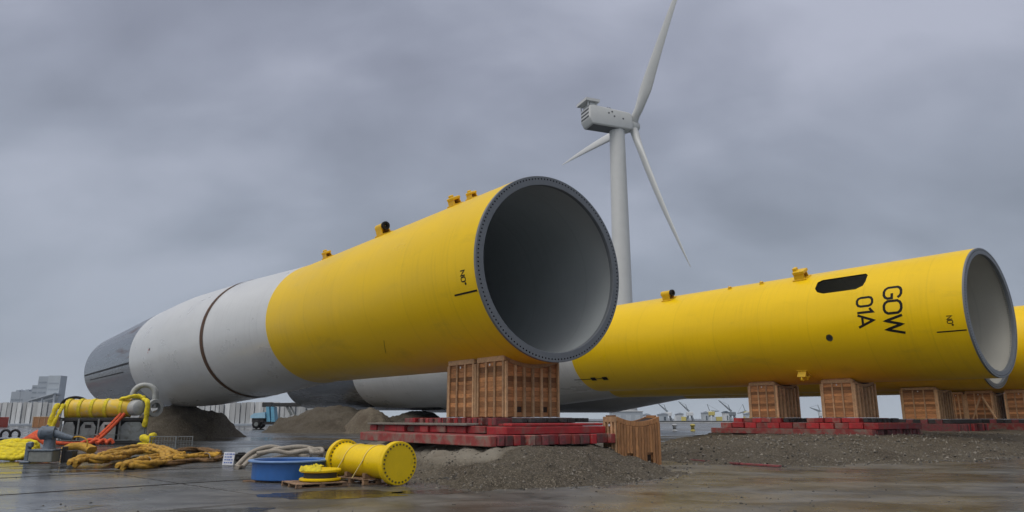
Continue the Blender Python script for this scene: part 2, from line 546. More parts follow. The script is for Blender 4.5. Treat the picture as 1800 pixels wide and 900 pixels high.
def gravel_material(name, tint=(.92, .87, .78), scale=25.0, sand=None):
    m = bpy.data.materials.new(name)
    m.use_nodes = True
    t = m.node_tree
    L = t.links.new
    bs = t.nodes['Principled BSDF']
    g = nd(t, 'ShaderNodeNewGeometry')
    pos = g.outputs['Position']
    v = nd(t, 'ShaderNodeTexVoronoi', i_Scale=scale)
    L(pos, v.inputs['Vector'])
    v2 = nd(t, 'ShaderNodeTexVoronoi', i_Scale=scale * 2.7)
    L(pos, v2.inputs['Vector'])
    sr = nd(t, 'ShaderNodeSeparateColor')
    L(v.outputs['Color'], sr.inputs[0])
    sr2 = nd(t, 'ShaderNodeSeparateColor')
    L(v2.outputs['Color'], sr2.inputs[0])
    k = math_n(t, 'ADD', math_n(t, 'MULTIPLY', sr.outputs[0], .6), math_n(t, 'MULTIPLY', sr2.outputs[0], .4))
    T = lambda a: tuple(x * y for x, y in zip(a, tint))
    c = ramp(t, k, [(.1, T((.050, .044, .034))), (.5, T((.115, .102, .080))), (.80, T((.19, .172, .14))), (.93, T((.38, .36, .31)))])
    n = nd(t, 'ShaderNodeTexNoise', i_Scale=.55, i_Detail=6.0, i_Roughness=.6)
    L(pos, n.inputs['Vector'])
    c = mixc(t, ramp(t, n.outputs[0], [(.48, 0.0), (.68, .65)]), c, T((.165, .155, .13)))
    c = mixc(t, ramp(t, n.outputs[0], [(.30, .6), (.45, 0.0)]), c, T((.075, .06, .045)))
    strength = None
    if sand:                                    # a tongue of fine pale sand dumped on one flank
        (ox, oy), (dx, dy) = sand
        sp = nd(t, 'ShaderNodeSeparateXYZ')
        L(pos, sp.inputs[0])
        q = math_n(t, 'ADD', math_n(t, 'MULTIPLY', math_n(t, 'SUBTRACT', sp.outputs[0], ox), dx), math_n(t, 'MULTIPLY', math_n(t, 'SUBTRACT', sp.outputs[1], oy), dy))
        q = math_n(t, 'ADD', q, math_n(t, 'MULTIPLY', math_n(t, 'SUBTRACT', n.outputs[0], .5), 3.0))
        up = math_n(t, 'MULTIPLY', math_n(t, 'SUBTRACT', sp.outputs[2], .30), 3.0)
        sm = math_n(t, 'MULTIPLY', ramp(t, q, [(.0, 0.0), (.7, 1.0)]), ramp(t, up, [(0, .15), (.8, 1.0)]))
        c = mixc(t, math_n(t, 'MULTIPLY', sm, .85), c, (.20, .185, .15))
        strength = math_n(t, 'SUBTRACT', .9, math_n(t, 'MULTIPLY', sm, .75))
    L(c, bs.inputs['Base Color'])
    bs.inputs['Roughness'].default_value = .8
    bs.inputs['Specular IOR Level'].default_value = .3
    bp = nd(t, 'ShaderNodeBump', i_Strength=.9, i_Distance=.06)
    if strength is not None: L(strength, bp.inputs['Strength'])
    h = math_n(t, 'ADD', v.outputs['Distance'], math_n(t, 'MULTIPLY', v2.outputs['Distance'], .6))
    L(math_n(t, 'MULTIPLY', h, -1.0), bp.inputs['Height'])
    L(bp.outputs[0], bs.inputs['Normal'])
    return m


def water_material(name, col, rough, bump, scale):
    m = bpy.data.materials.new(name)
    m.use_nodes = True
    t = m.node_tree
    L = t.links.new
    bs = t.nodes['Principled BSDF']
    bs.inputs['Base Color'].default_value = (*col, 1)
    bs.inputs['Roughness'].default_value = rough
    bs.inputs['IOR'].default_value = 1.33
    g = nd(t, 'ShaderNodeNewGeometry')
    n = nd(t, 'ShaderNodeTexNoise', i_Scale=scale, i_Detail=4.0)
    L(g.outputs['Position'], n.inputs['Vector'])
    bp = nd(t, 'ShaderNodeBump', i_Strength=bump, i_Distance=.05)
    L(n.outputs[0], bp.inputs['Height'])
    L(bp.outputs[0], bs.inputs['Normal'])
    return m


M['ground'] = ground_material()
M['gravel'] = gravel_material('gravel')
M['gravel_front'] = gravel_material('front_gravel', sand=((-1.3, 21.0), (-.78, .62)))
M['gravel_pale'] = gravel_material('pale_sand', (1.5, 1.4, 1.25), 30)
M['stone'] = mat('loose_stone', (.145, .132, .108), .8, var=.2, isl=.75)
M['grit'] = mat('yard_grit', (.085, .078, .064), .8, var=.2, isl=.5)
M['puddle'] = water_material('puddle_water', (.05, .047, .04), .07, .25, 4.0)
M['sea'] = water_material('sea_water', (.04, .055, .06), .12, .5, .5)

# ---------------------------------------------------------------- ground, water, puddles
b = B()
b.face([(-420, -80, 0), (420, -80, 0), (420, 240, 0), (-420, 240, 0)])
b.face([(-420, 240, 0), (420, 240, 0), (420, 240, -5), (-420, 240, -5)])
tag(b.done('ground', M['ground'], fix=False), kind='structure')
b = B()
b.face([(-2600, 240, -3), (2600, 240, -3), (2600, 2800, -3), (-2600, 2800, -3)])
tag(b.done('water', M['sea'], fix=False), kind='structure')
b = B()
b.box((0, 239.5, .2), (840, 1.0, .4), bev=.05)
tag(b.done('quay_edge', M['concrete']), kind='structure')
b = B()
b.box((0, 1130, -2), (4200, 1300, 4.0))
tag(b.done('far_shore', M['ground']), kind='structure')


def puddle(cx, cy, rx, ry, rot, seed):
    b = B()
    n = 64
    pts = []
    for k in range(n):
        a = 2 * math.pi * k / n
        w = 1 + .38 * noise.noise((math.cos(a) * 1.3 + seed, math.sin(a) * 1.3, seed)) + .22 * noise.noise((math.cos(a) * 4 + seed, math.sin(a) * 4, 5))
        x, y = rx * w * math.cos(a), ry * w * math.sin(a)
        pts.append((cx + x * math.cos(rot) - y * math.sin(rot), cy + x * math.sin(rot) + y * math.cos(rot), .004))
    b.face(pts)
    return tag(b.done('puddle', M['puddle'], fix=False), kind='structure')


for i, a in enumerate([(-4.0, 17.0, 1.6, .9, .1), (-1.9, 17.6, .9, .5, .3), (-13, 40, 5.5, 4.0, .5), (-22, 60, 9, 4.5, .2), (-14.5, 26.2, 2.6, .8, .2),
                       (-9.5, 13.9, 1.6, .7, .6), (-5.7, 14.0, 1.3, .5, .3), 
                       (-44, 82, 12, 6, .2), (-15, 24, 2.2, .6, .4), (-30, 120, 26, 12, 0)]):
    puddle(*a, i * 3.7 + 1)


# ---------------------------------------------------------------- gravel heaps
def poly_dist(X, Y, poly):
    """distance inside a polygon (negative outside)"""
    inside = np.zeros(X.shape, bool)
    dist = np.full(X.shape, 1e9)
    n = len(poly)
    for i in range(n):
        (x0, y0), (x1, y1) = poly[i], poly[(i + 1) % n]
        dx, dy = x1 - x0, y1 - y0
        t = np.clip(((X - x0) * dx + (Y - y0) * dy) / (dx * dx + dy * dy), 0, 1)
        dist = np.minimum(dist, np.hypot(X - x0 - t * dx, Y - y0 - t * dy))
        cr = ((y0 > Y) != (y1 > Y)) & (X < dx * (Y - y0) / (dy if dy else 1e-9) + x0)
        inside ^= cr
    return np.where(inside, dist, -dist)


def heap(name, poly, hfun, res, m, label, lump=.07, toe=.25, limit=None):
    xs = [p[0] for p in poly]; ys = [p[1] for p in poly]
    gx = np.arange(min(xs) - 1.5, max(xs) + 1.5, res); gy = np.arange(min(ys) - 1.5, max(ys) + 1.5, res)
    X, Y = np.meshgrid(gx, gy)
    D = poly_dist(X, Y, poly)
    H = np.zeros_like(X)
    for i in range(X.shape[0]):
        for j in range(X.shape[1]):
            if D[i, j] < -1.2:
                H[i, j] = -1; continue
            p = (X[i, j], Y[i, j], 1.7)
            n1 = noise.noise((p[0] * .5, p[1] * .5, 2)); n2 = noise.noise((p[0] * 1.7, p[1] * 1.7, 4)); n3 = noise.noise((p[0] * 5, p[1] * 5, 6))
            d = D[i, j] + toe * 2 * n1 + toe * 1.2 * n2
            h = hfun(d) if d > 0 else d * .25
            if h > 0:
                h += (lump * 1.3 * n1 + lump * n2 + lump * .45 * n3) * min(1, h / .15)
            H[i, j] = h
    if limit is not None:
        H = np.minimum(H, limit(X, Y))
    b = B()
    V = {}
    for i in range(X.shape[0] - 1):
        for j in range(X.shape[1] - 1):
            q = [(i, j), (i, j + 1), (i + 1, j + 1), (i + 1, j)]
            if max(H[a] for a in q) <= 0.0: continue
            vs = []
            for a in q:
                if a not in V: V[a] = b.bm.verts.new((X[a], Y[a], max(H[a], -.06)))
                vs.append(V[a])
            b.bm.faces.new(vs)
    o = tag(b.done(name, m, smooth=180, fix=False), label, 'gravel heap', 'gravel heaps under the steel tubes')
    return o, (X, Y, H)


def pebbles(name, field, count, pick, size, seed, sink=.25):
    rnd = random.Random(seed)
    X, Y, H = field
    b = B()
    tries = 0
    made = 0
    while made < count and tries < count * 40:
        tries += 1
        i, j = rnd.randrange(X.shape[0]), rnd.randrange(X.shape[1])
        h = H[i, j]
        if h < -.16 or (h < 0 and rnd.random() < .55) or not pick(X[i, j], Y[i, j], h, rnd): continue
        s = size * (0.45 + rnd.random() ** 2.5 * 1.8)
        res = X[0, 1] - X[0, 0]
        c = Vector((X[i, j] + (rnd.random() - .5) * res, Y[i, j] + (rnd.random() - .5) * res, max(h, 0) + s * (.5 - sink)))
        vs = []
        for dv in ((1, 0, 0), (-1, 0, 0), (0, 1, 0), (0, -1, 0), (0, 0, 1), (0, 0, -1)):
            vs.append(b.bm.verts.new(c + Vector(dv) * s * (.6 + rnd.random() * .7) + Vector((rnd.random() - .5, rnd.random() - .5, rnd.random() - .5)) * s * .5))
        for f in ((0, 2, 4), (2, 1, 4), (1, 3, 4), (3, 0, 4), (2, 0, 5), (1, 2, 5), (3, 1, 5), (0, 3, 5)):
            b.bm.faces.new([vs[k] for k in f])
        made += 1
    return tag(b.done(name, M['stone'], fix=False), kind='stuff')


front_poly = [(-.3, 18.2), (1.2, 18.7), (2.6, 19.6), (4.2, 21.2), (5.0, 23.0), (5.5, 26.0), (5.2, 31.5), (0, 38), (-6, 38.5), (-8.6, 34), (-7.8, 31), (-6.2, 27.5), (-4.6, 23.8), (-2.9, 21.3), (-1.6, 19.2)]
heap_front, field1 = heap('gravel_heap', front_poly, lambda d: .86 * (1 - math.exp(-(d / 2.0) ** 1.35)), .11, M['gravel_front'],
                          'low grey gravel heap nearest the camera, carrying the red mats under the big open tube', lump=.095, toe=.34)
pebbles('gravel_stones', field1, 3000, lambda x, y, h, r: y < 27 and (h < .2 or r.random() < .55), .019, 3)
pad_poly = [(6.2, 28.5), (8.4, 27.5), (10.6, 26.8), (14, 28.2), (17, 29.7), (25.1, 34.6), (36, 40), (52, 50), (80, 70), (66, 100), (30, 84), (15, 62), (10.8, 52), (7.9, 39), (6.2, 32)]
heap_pad, field2 = heap('gravel_heap', pad_poly, lambda d: .80 * (1 - math.exp(-(d / 3.2) ** 1.15)), .26, M['gravel'],
                        'long low gravel bank on the right, under the red mats of the GOW 01A tube', lump=.07, toe=.45)
pebbles('gravel_stones', field2, 4200, lambda x, y, h, r: y < 46 and x < 34 and (h < .3 or r.random() < .5), .034, 5)

rg = random.Random(21)
b = B()
for k in range(650):
    Y = 13.5 + 24 * rg.random() ** 1.6
    X = (rg.random() * 1.5 - .70) * Y
    if X < -1.5 and rg.random() < .75: continue
    s_ = .008 + .024 * rg.random() ** 4
    M_ = Matrix.Translation((X, Y, s_ * .3)) @ Matrix.Rotation(rg.random() * 3, 4, 'Z') @ Matrix.Diagonal((s_ * (.7 + rg.random()), s_ * (.7 + rg.random()), s_ * .7, 1))
    bmesh.ops.create_icosphere(b.bm, subdivisions=1, radius=1, matrix=M_)
tag(b.done('ground_stones', M['grit'], fix=False), kind='stuff')

# ---------------------------------------------------------------- the steel tubes (monopiles lying on their sides)
YAW1, PIT1 = R(37.5), R(.35)
YAW2, PIT2 = R(37.9), R(.34)
C1 = Vector((1.46, 25.94, 5.46 + EYE))
C2 = Vector((25.71, 37.98, 5.56 + EYE))
A2 = Vector((-math.sin(YAW2), math.cos(YAW2), 0)); N2 = Vector((math.cos(YAW2), math.sin(YAW2), 0))
A1 = Vector((-math.sin(YAW1), math.cos(YAW1), 0)); N1 = Vector((math.cos(YAW1), math.sin(YAW1), 0))
C3 = Vector((34.2, 51.0, 5.52 + EYE))
C4 = C3 + N2 * 10.5 - A2 * 7.0 + Vector((0, 0, -.05))


def cp(s, th, r):
    return Vector((r * math.cos(R(th)), s, r * math.sin(R(th))))


GLYPH = {
    'G': (.74, [[(.70, .80), (.62, .93), (.48, 1.0), (.26, 1.0), (.10, .93), (.0, .78), (.0, .22), (.10, .07), (.26, 0), (.48, 0), (.63, .07), (.72, .22), (.72, .47), (.40, .47)]]),
    'O': (.74, [[(.26, 1.0), (.48, 1.0), (.64, .93), (.74, .78), (.74, .22), (.64, .07), (.48, 0), (.26, 0), (.10, .07), (0, .22), (0, .78), (.10, .93), (.26, 1.0)]]),
    'W': (1.06, [[(0, 1.0), (.27, 0.0), (.53, .92), (.79, 0.0), (1.06, 1.0)]]),
    '0': (.60, [[(.20, 1.0), (.40, 1.0), (.54, .92), (.60, .76), (.60, .24), (.54, .08), (.40, 0), (.20, 0), (.06, .08), (0, .24), (0, .76), (.06, .92), (.20, 1.0)]]),
    '1': (.26, [[(0, .80), (.26, 1.0), (.26, 0.0)]]),
    'A': (.80, [[(0, 0), (.40, 1.0), (.80, 0)], [(.14, .30), (.66, .30)]]),
    'N': (.66, [[(0, 0), (0, 1.0), (.66, 0), (.66, 1.0)]]),
    '°': (.22, [[(.11, 1.0), (.20, .94), (.22, .85), (.18, .76), (.11, .73), (.04, .76), (0, .85), (.03, .94), (.11, 1.0)]]),
}


def ribbon(b, poly, hw, fmap):
    """flat band along a 2-D polyline, mapped onto the tube by fmap"""
    P = []
    for (x0, y0), (x1, y1) in zip(poly, poly[1:]):
        n = max(1, int(math.hypot(x1 - x0, y1 - y0) / .12))
        P += [(x0 + (x1 - x0) * k / n, y0 + (y1 - y0) * k / n) for k in range(n)]
    P.append(poly[-1])
    closed = math.hypot(P[0][0] - P[-1][0], P[0][1] - P[-1][1]) < 1e-6
    if closed: P = P[:-1]
    n = len(P)
    prev = None; first = None
    for i in range(n):
        a = P[i - 1] if (i or closed) else P[i]
        c = P[(i + 1) % n] if (i < n - 1 or closed) else P[i]
        d1 = Vector((P[i][0] - a[0], P[i][1] - a[1])); d2 = Vector((c[0] - P[i][0], c[1] - P[i][1]))
        if d1.length < 1e-9: d1 = d2
        if d2.length < 1e-9: d2 = d1
        d1.normalize(); d2.normalize()
        t = (d1 + d2)
        if t.length < .2: t = d1
        t.normalize()
        k = hw / max(.45, t.dot(d1))
        nx, ny = -t.y * k, t.x * k
        cur = (b.bm.verts.new(fmap(P[i][0] + nx, P[i][1] + ny)), b.bm.verts.new(fmap(P[i][0] - nx, P[i][1] - ny)))
        if prev: b.bm.faces.new((prev[0], prev[1], cur[1], cur[0]))
        else: first = cur
        prev = cur
    if closed: b.bm.faces.new((prev[0], prev[1], first[1], first[0]))


def lettering(root, text, s_base, th0, h, r, hw, gap=.16, name='lettering', m=None):
    b = B()
    x = 0
    for ch in text:
        w, strokes = GLYPH[ch]
        for st in strokes:
            ribbon(b, [(x + p[0] * h, p[1] * h) for p in st], hw, lambda gx, gy: cp(s_base - gy, th0 + math.degrees(gx / r), r + .007))
        x += (w + gap) * h
    return b.done(name, m or M['black'], root)


def shell(prof, r_in=.10, n=180, m=None):
    """a closed tube wall turned about the local Y axis: outside faces slot 0, inside slot 1"""
    b = B()
    o = b.lathe(prof, n=n, axis='y')
    i = b.lathe([(r - r_in, s) for r, s in prof], n=n, axis='y', mi=1)
    for a, c in ((o[0], i[0]), (o[-1], i[-1])):
        for k in range(n):
            f = b.bm.faces.new((a[k], a[(k + 1) % n], c[(k + 1) % n], c[k]))
    return b


def prof_at(prof, s):
    for (r0, s0), (r1, s1) in zip(prof, prof[1:]):
        if s0 <= s <= s1: return r0 + (r1 - r0) * (s - s0) / (s1 - s0)
    return prof[-1][0]


def sub_prof(prof, s0, s1):
    n = max(2, int((s1 - s0) / 1.0))
    return [(prof_at(prof, s0 + (s1 - s0) * k / n), s0 + (s1 - s0) * k / n) for k in range(n + 1)]


def flange(root, holes=140, ro=3.5, ri=3.15):
    """machined end ring with a circle of bolt holes, each a real recess"""
    b = B()
    rm, hr = 3.385, .033
    for k in range(holes):
        a0, a1, am = [2 * math.pi * (k + f) / holes for f in (0, 1, .5)]
        P = lambda r, a, y=-.10: Vector((r * math.cos(a), y, r * math.sin(a)))
        lo, hi = rm - .075, rm + .075
        outer = [P(lo, a0), P(lo, am), P(lo, a1), P(rm, a1), P(hi, a1), P(hi, am), P(hi, a0), P(rm, a0)]
        c = P(rm, am)
        er = Vector((math.cos(am), 0, math.sin(am))); et = Vector((-math.sin(am), 0, math.cos(am)))
        ho = [c + er * hr * math.cos(q) + et * hr * math.sin(q) for q in [R(v) for v in (225, 180, 135, 90, 45, 0, -45, -90)]]
        vo = [b.bm.verts.new(p) for p in outer]; vh = [b.bm.verts.new(p) for p in ho]
        vd = [b.bm.verts.new(p + Vector((0, .12, 0))) for p in ho]
        for q in range(8):
            b.bm.faces.new((vo[q], vo[(q + 1) % 8], vh[(q + 1) % 8], vh[q]))
            b.bm.faces.new((vh[q], vh[(q + 1) % 8], vd[(q + 1) % 8], vd[q])).material_index = 1  # near-black hole walls: the shade of the recess is in the colour
        b.bm.faces.new(vd).material_index = 1
    bmesh.ops.remove_doubles(b.bm, verts=b.bm.verts[:], dist=.0004)
    b.lathe([(3.31, -.10), (ri + .015, -.10), (ri, -.085), (ri, .06), (3.40, .14), (3.40, .24)], n=holes * 2, axis='y')
    b.lathe([(3.46, -.10), (ro - .015, -.10), (ro, -.085), (ro, .0)], n=holes * 2, axis='y')
    return b.done('end_flange', [M['flange'], M['rubber']], root, smooth=35)


def pad_eye(root, s, th, r, kind, sc=1.0):
    """yellow sea-fastening bracket welded on the tube: pedestal, cradle tube, black rubber end"""
    base = cp(s, th, r)
    rot = Matrix.Rotation(R(90 - th), 3, 'Y')
    b = B()
    b.box((0, 0, .02), (.62 * sc, .74 * sc, .07), bev=.01)
    for sx in (-1, 1):
        b.prism([(sx * .25 * sc, .03), (sx * .19 * sc, .03), (sx * .13 * sc, .40 * sc), (sx * .19 * sc, .40 * sc)], -.26 * sc, .28 * sc)
    b.box((0, .2 * sc, .2 * sc), (.42 * sc, .05, .38 * sc), bev=.01)
    o = None
    if kind == 'tube':
        b.tube([(0, -.36 * sc, .36 * sc), (0, .36 * sc, .36 * sc)], .17 * sc, n=20)
        o = b.done('bracket', M['lug'], root, loc=base, smooth=35)
        c = B()
        c.lathe([(.02, 0), (.10, 0), (.10, -.09), (.185, -.09), (.20, -.05), (.20, .05), (.17, .05)], n=24, axis='y')
        e = c.done('rubber_ring', M['rubber'], o, loc=(0, -.38 * sc, .36 * sc), smooth=40)
        e.scale = (sc, sc, sc)
    elif kind == 'lug':
        b.prism([(-.2 * sc, .05), (.2 * sc, .05), (.16 * sc, .42 * sc), (.06 * sc, .56 * sc), (-.06 * sc, .56 * sc), (-.16 * sc, .42 * sc)], -.04, .04)
        b.box((0, -.1, .3 * sc), (.30 * sc, .34 * sc, .12 * sc), bev=.02)
        o = b.done('bracket', M['lug'], root, loc=base, smooth=35)
    else:
        b.box((0, -.02, .37 * sc), (.5 * sc, .62 * sc, .16 * sc), bev=.03)
        b.box((.05, .22 * sc, .5 * sc), (.26 * sc, .2 * sc, .2 * sc), bev=.03)
        o = b.done('bracket', M['lug'], root, loc=base, smooth=35)
    o.rotation_euler = rot.to_euler()
    return o


def curved_patch(b, s0, s1, th0, th1, r, ns=4, nth=4, mi=0):
    g = [[b.bm.verts.new(cp(s0 + (s1 - s0) * i / ns, th0 + (th1 - th0) * j / nth, r)) for j in range(nth + 1)] for i in range(ns + 1)]
    for i in range(ns):
        for j in range(nth):
            b.bm.faces.new((g[i][j], g[i + 1][j], g[i + 1][j + 1], g[i][j + 1])).material_index = mi


def monopile(loc, yaw, pit, prof, cuts, label, liner='liner', cutters=None, group='steel tubes lying side by side in the yard'):
    root = thing('monopile', label, 'steel tube', loc, (pit, 0, yaw), group)
    y1, y2, y3 = cuts
    b = shell(sub_prof(prof, .0, y1), m=None)
    o = b.done('yellow_section', [M['yellow'], M[liner], M['rubber']], root, smooth=40)
    if cutters:
        bpy.context.view_layer.update()
        for cb in cutters:
            c = cb.done('cutter', [M['rubber']], root)
            md = o.modifiers.new('cut', 'BOOLEAN')
            md.operation = 'DIFFERENCE'; md.object = c; md.solver = 'EXACT'
            bpy.context.view_layer.update()
            dg = bpy.context.evaluated_depsgraph_get()
            me = bpy.data.meshes.new_from_object(o.evaluated_get(dg))
            o.modifiers.clear()
            o.data = me
            bpy.data.objects.remove(c)
    b = shell(sub_prof(prof, y1, y2)); b.done('white_section', [M['white'], M[liner]], root, smooth=40)
    b = shell(sub_prof(prof, y2, y3)); b.done('bare_steel_section', [M['steel'], M['steel']], root, smooth=40)
    flange(root)
    # the zero mark by the flange
    r0 = 3.5
    b = B(); curved_patch(b, .06, 1.47, -160.6, -159.5, r0 + .008); b.done('zero_line', M['black'], root)
    lettering(root, 'N0°', .86, -173.0, .26, r0, .022, gap=.22, name='zero_mark')
    return root


P1prof = [(3.5, 0), (3.52, 20.0), (3.6, 21.5), (4.22, 32), (4.68, 43), (4.74, 47), (4.72, 60), (4.58, 85)]
pile1 = monopile(C1, YAW1, PIT1, P1prof, (20.8, 54.6, 85.0), 'nearest steel tube, yellow then pale grey with a thin brown ring, dark open end')
b = B(); curved_patch(b, 31.5, 32.12, 60, 300, 4.245, 2, 120)
for v in b.bm.verts:
    k = prof_at(P1prof, v.co.y) + .03
    q = math.hypot(v.co.x, v.co.z); v.co.x *= k / q; v.co.z *= k / q
bmesh.ops.solidify(b.bm, geom=b.bm.faces[:], thickness=.02)
b.done('brown_band', M['band'], pile1, smooth=40)
pad_eye(pile1, 17.4, 115, 3.52, 'clamp', .8)
pad_eye(pile1, 10.7, 115, 3.51, 'tube', 1.05)
pad_eye(pile1, 4.4, 114.5, 3.50, 'clamp', .8)
pad_eye(pile1, 3.35, 112, 3.50, 'clamp', .65)
b = B(); curved_patch(b, 54.8, 84.6, -171.2, -168.8, 4.75, 20, 1)
for v in b.bm.verts:
    k = prof_at(P1prof, v.co.y) + .012
    q = math.hypot(v.co.x, v.co.z); v.co.x *= k / q; v.co.z *= k / q
b.done('seam_line', M['black'], pile1)
b = B(); curved_patch(b, 58, 80.6, -162.2, -160.8, 4.75, 20, 1)
for v in b.bm.verts:
    k = prof_at(P1prof, v.co.y) + .012
    q = math.hypot(v.co.x, v.co.z); v.co.x *= k / q; v.co.z *= k / q
b.done('seam_line', M['black'], pile1)
for (s, th, ds, dt) in ((45.9, 181.5, .22, 1.6), (46.2, 184.2, .16, 1.2)):
    b = B()
    curved_patch(b, s, s + ds, th, th + dt, prof_at(P1prof, s) + .012, 1, 1)
    b.done('red_mark', M['markred'], pile1)
b = B(); curved_patch(b, 45.65, 45.85, 180.6, 183.2, prof_at(P1prof, 45.8) + .013, 1, 2); b.done('dark_mark', M['black'], pile1)
b = B(); ribbon(b, [(7.9, .2), (8.4, -.3), (8.6, -.5)], .012, lambda x, y: cp(x, -137 - y * 16, 3.516)); b.done('scratch', M['black'], pile1)

# tube two: a hatch opening, GOW 01A lettering
P2prof = [(3.5, 0), (3.52, 31), (3.6, 33), (4.3, 44), (4.7, 54), (4.72, 70), (4.68, 91)]


def hatch_cutter():
    b = B()
    pts = []
    s0, s1, t0, t1 = 5.10, 8.18, 131.0, 151.6
    for (u, v) in ((.06, .0), (.92, .0), (1, .15), (1, .62), (.93, .86), (.80, 1), (.16, 1), (.03, .85), (0, .6), (0, .16)):
        pts.append((s0 + (s1 - s0) * u, t0 + (t1 - t0) * v))
    lo = [b.bm.verts.new(cp(s, t, 3.1)) for s, t in pts]
    hi = [b.bm.verts.new(cp(s, t, 3.9)) for s, t in pts]
    b.bm.faces.new(lo); b.bm.faces.new(hi[::-1])
    for k in range(len(pts)):
        b.bm.faces.new((lo[k], hi[k], hi[(k + 1) % len(pts)], lo[(k + 1) % len(pts)]))
    return b


def drain_cutter():
    b = B()
    c0, c1 = cp(7.28, 197, 3.1), cp(7.28, 197, 3.9)
    b.tube([c0, c1], .21, n=28)
    return b


pile2 = monopile(C2, YAW2, PIT2, P2prof, (29.5, 68.0, 91.0), 'yellow steel tube lettered GOW 01A, with an oblong hatch hole in its side', 'liner_pale', [hatch_cutter(), drain_cutter()])
lettering(pile2, 'GOW', 3.93, 155.0, .92, 3.5, .072)
lettering(pile2, '01A', 5.43, 162.0, .86, 3.5, .068)
pad_eye(pile2, 20.4, 119, 3.51, 'tube', 1.25)
pad_eye(pile2, 15.1, 116, 3.51, 'clamp', .35)
pad_eye(pile2, 12.6, 116, 3.51, 'clamp', .35)
pad_eye(pile2, 9.6, 119, 3.51, 'clamp', 1.25)
pad_eye(pile2, 9.84, -124, 3.51, 'lug', 1.0)
# black bar with two cleats low on the side, near the white part
b = B()
curved_patch(b, 26.4, 30.3, -132.6, -131.5, 3.535, 6, 2)
for s in (26.6, 27.9):
    curved_patch(b, s - .22, s + .35, -135, -129.5, 3.56, 3, 4)
bmesh.ops.solidify(b.bm, geom=b.bm.faces[:], thickness=.03)
b.done('black_bar', M['black'], pile2)
b = B(); curved_patch(b, .5, 3.2, -62.0, -61.4, 3.395, 6, 1); b.done('inner_line', M['black'], pile2)
for (s, th) in ((1.7, -80), (1.9, -78.4), (1.6, -76.8)):
    b = B()
    curved_patch(b, s, s + .35, th, th + .7, 3.393, 1, 1)
    b.done('red_mark', M['markred'], pile2)
# cables seen through the hatch
b = B(); b.tube(smooth_path([cp(6.0, 150, 3.2), cp(6.6, 145, 2.9), cp(7.2, 146, 3.0), cp(7.8, 150, 3.25)]), .03, n=6); b.done('cable', M['galv'], pile2)

P3prof = [(3.5, 0), (3.52, 37), (3.6, 38), (4.2, 46), (4.8, 56), (4.8, 98)]
pile3 = monopile(C3, YAW2, PIT2, P3prof, (36, 70, 98), 'yellow steel tube behind the GOW 01A tube, only the foot of its ring showing', 'liner_pale')
P4prof = [(3.5, 0), (3.52, 43), (3.6, 44), (5.1, 55), (5.1, 100)]
pile4 = monopile(C4, YAW2, PIT2, P4prof, (42, 76, 100), 'farthest yellow steel tube, cut off by the right edge of the picture', 'liner_pale')


# heaps under the far ends
def far_heap(c, ra, rn, h, label, m='gravel'):
    pts = []
    for k in range(20):
        a = 2 * math.pi * k / 20
        p = Vector((c[0], c[1], 0)) + A1 * ra * math.cos(a) + N1 * rn * math.sin(a)
        pts.append((p.x, p.y))
    return heap('gravel_heap', pts, lambda d: h * (1 - math.exp(-(d / (min(ra, rn) * .55)) ** 1.2)) * 1.1, .3, M[m], label, lump=.12, toe=.4)


far_heap((-30.4, 67.0), 5.2, 5.6, 3.05, 'dark gravel heap under the pale middle of the nearest tube, by the brown wet ground')
far_heap((-22.5, 93.0), 9.0, 9.0, 3.4, 'gravel heap under the dark far end of the GOW 01A tube, beside the blue machine')
far_heap((-16.8, 86.5), 3.6, 3.4, 3.0, 'pale smooth sand heap beside the gravel under the second tube', 'gravel_pale')
for C, s in ((C3, 80), (C4, 82)):
    p = C + A2 * s
    far_heap((p.x, p.y), 6, 6, 3.1, 'gravel heap far back under the hidden end of a rear tube')


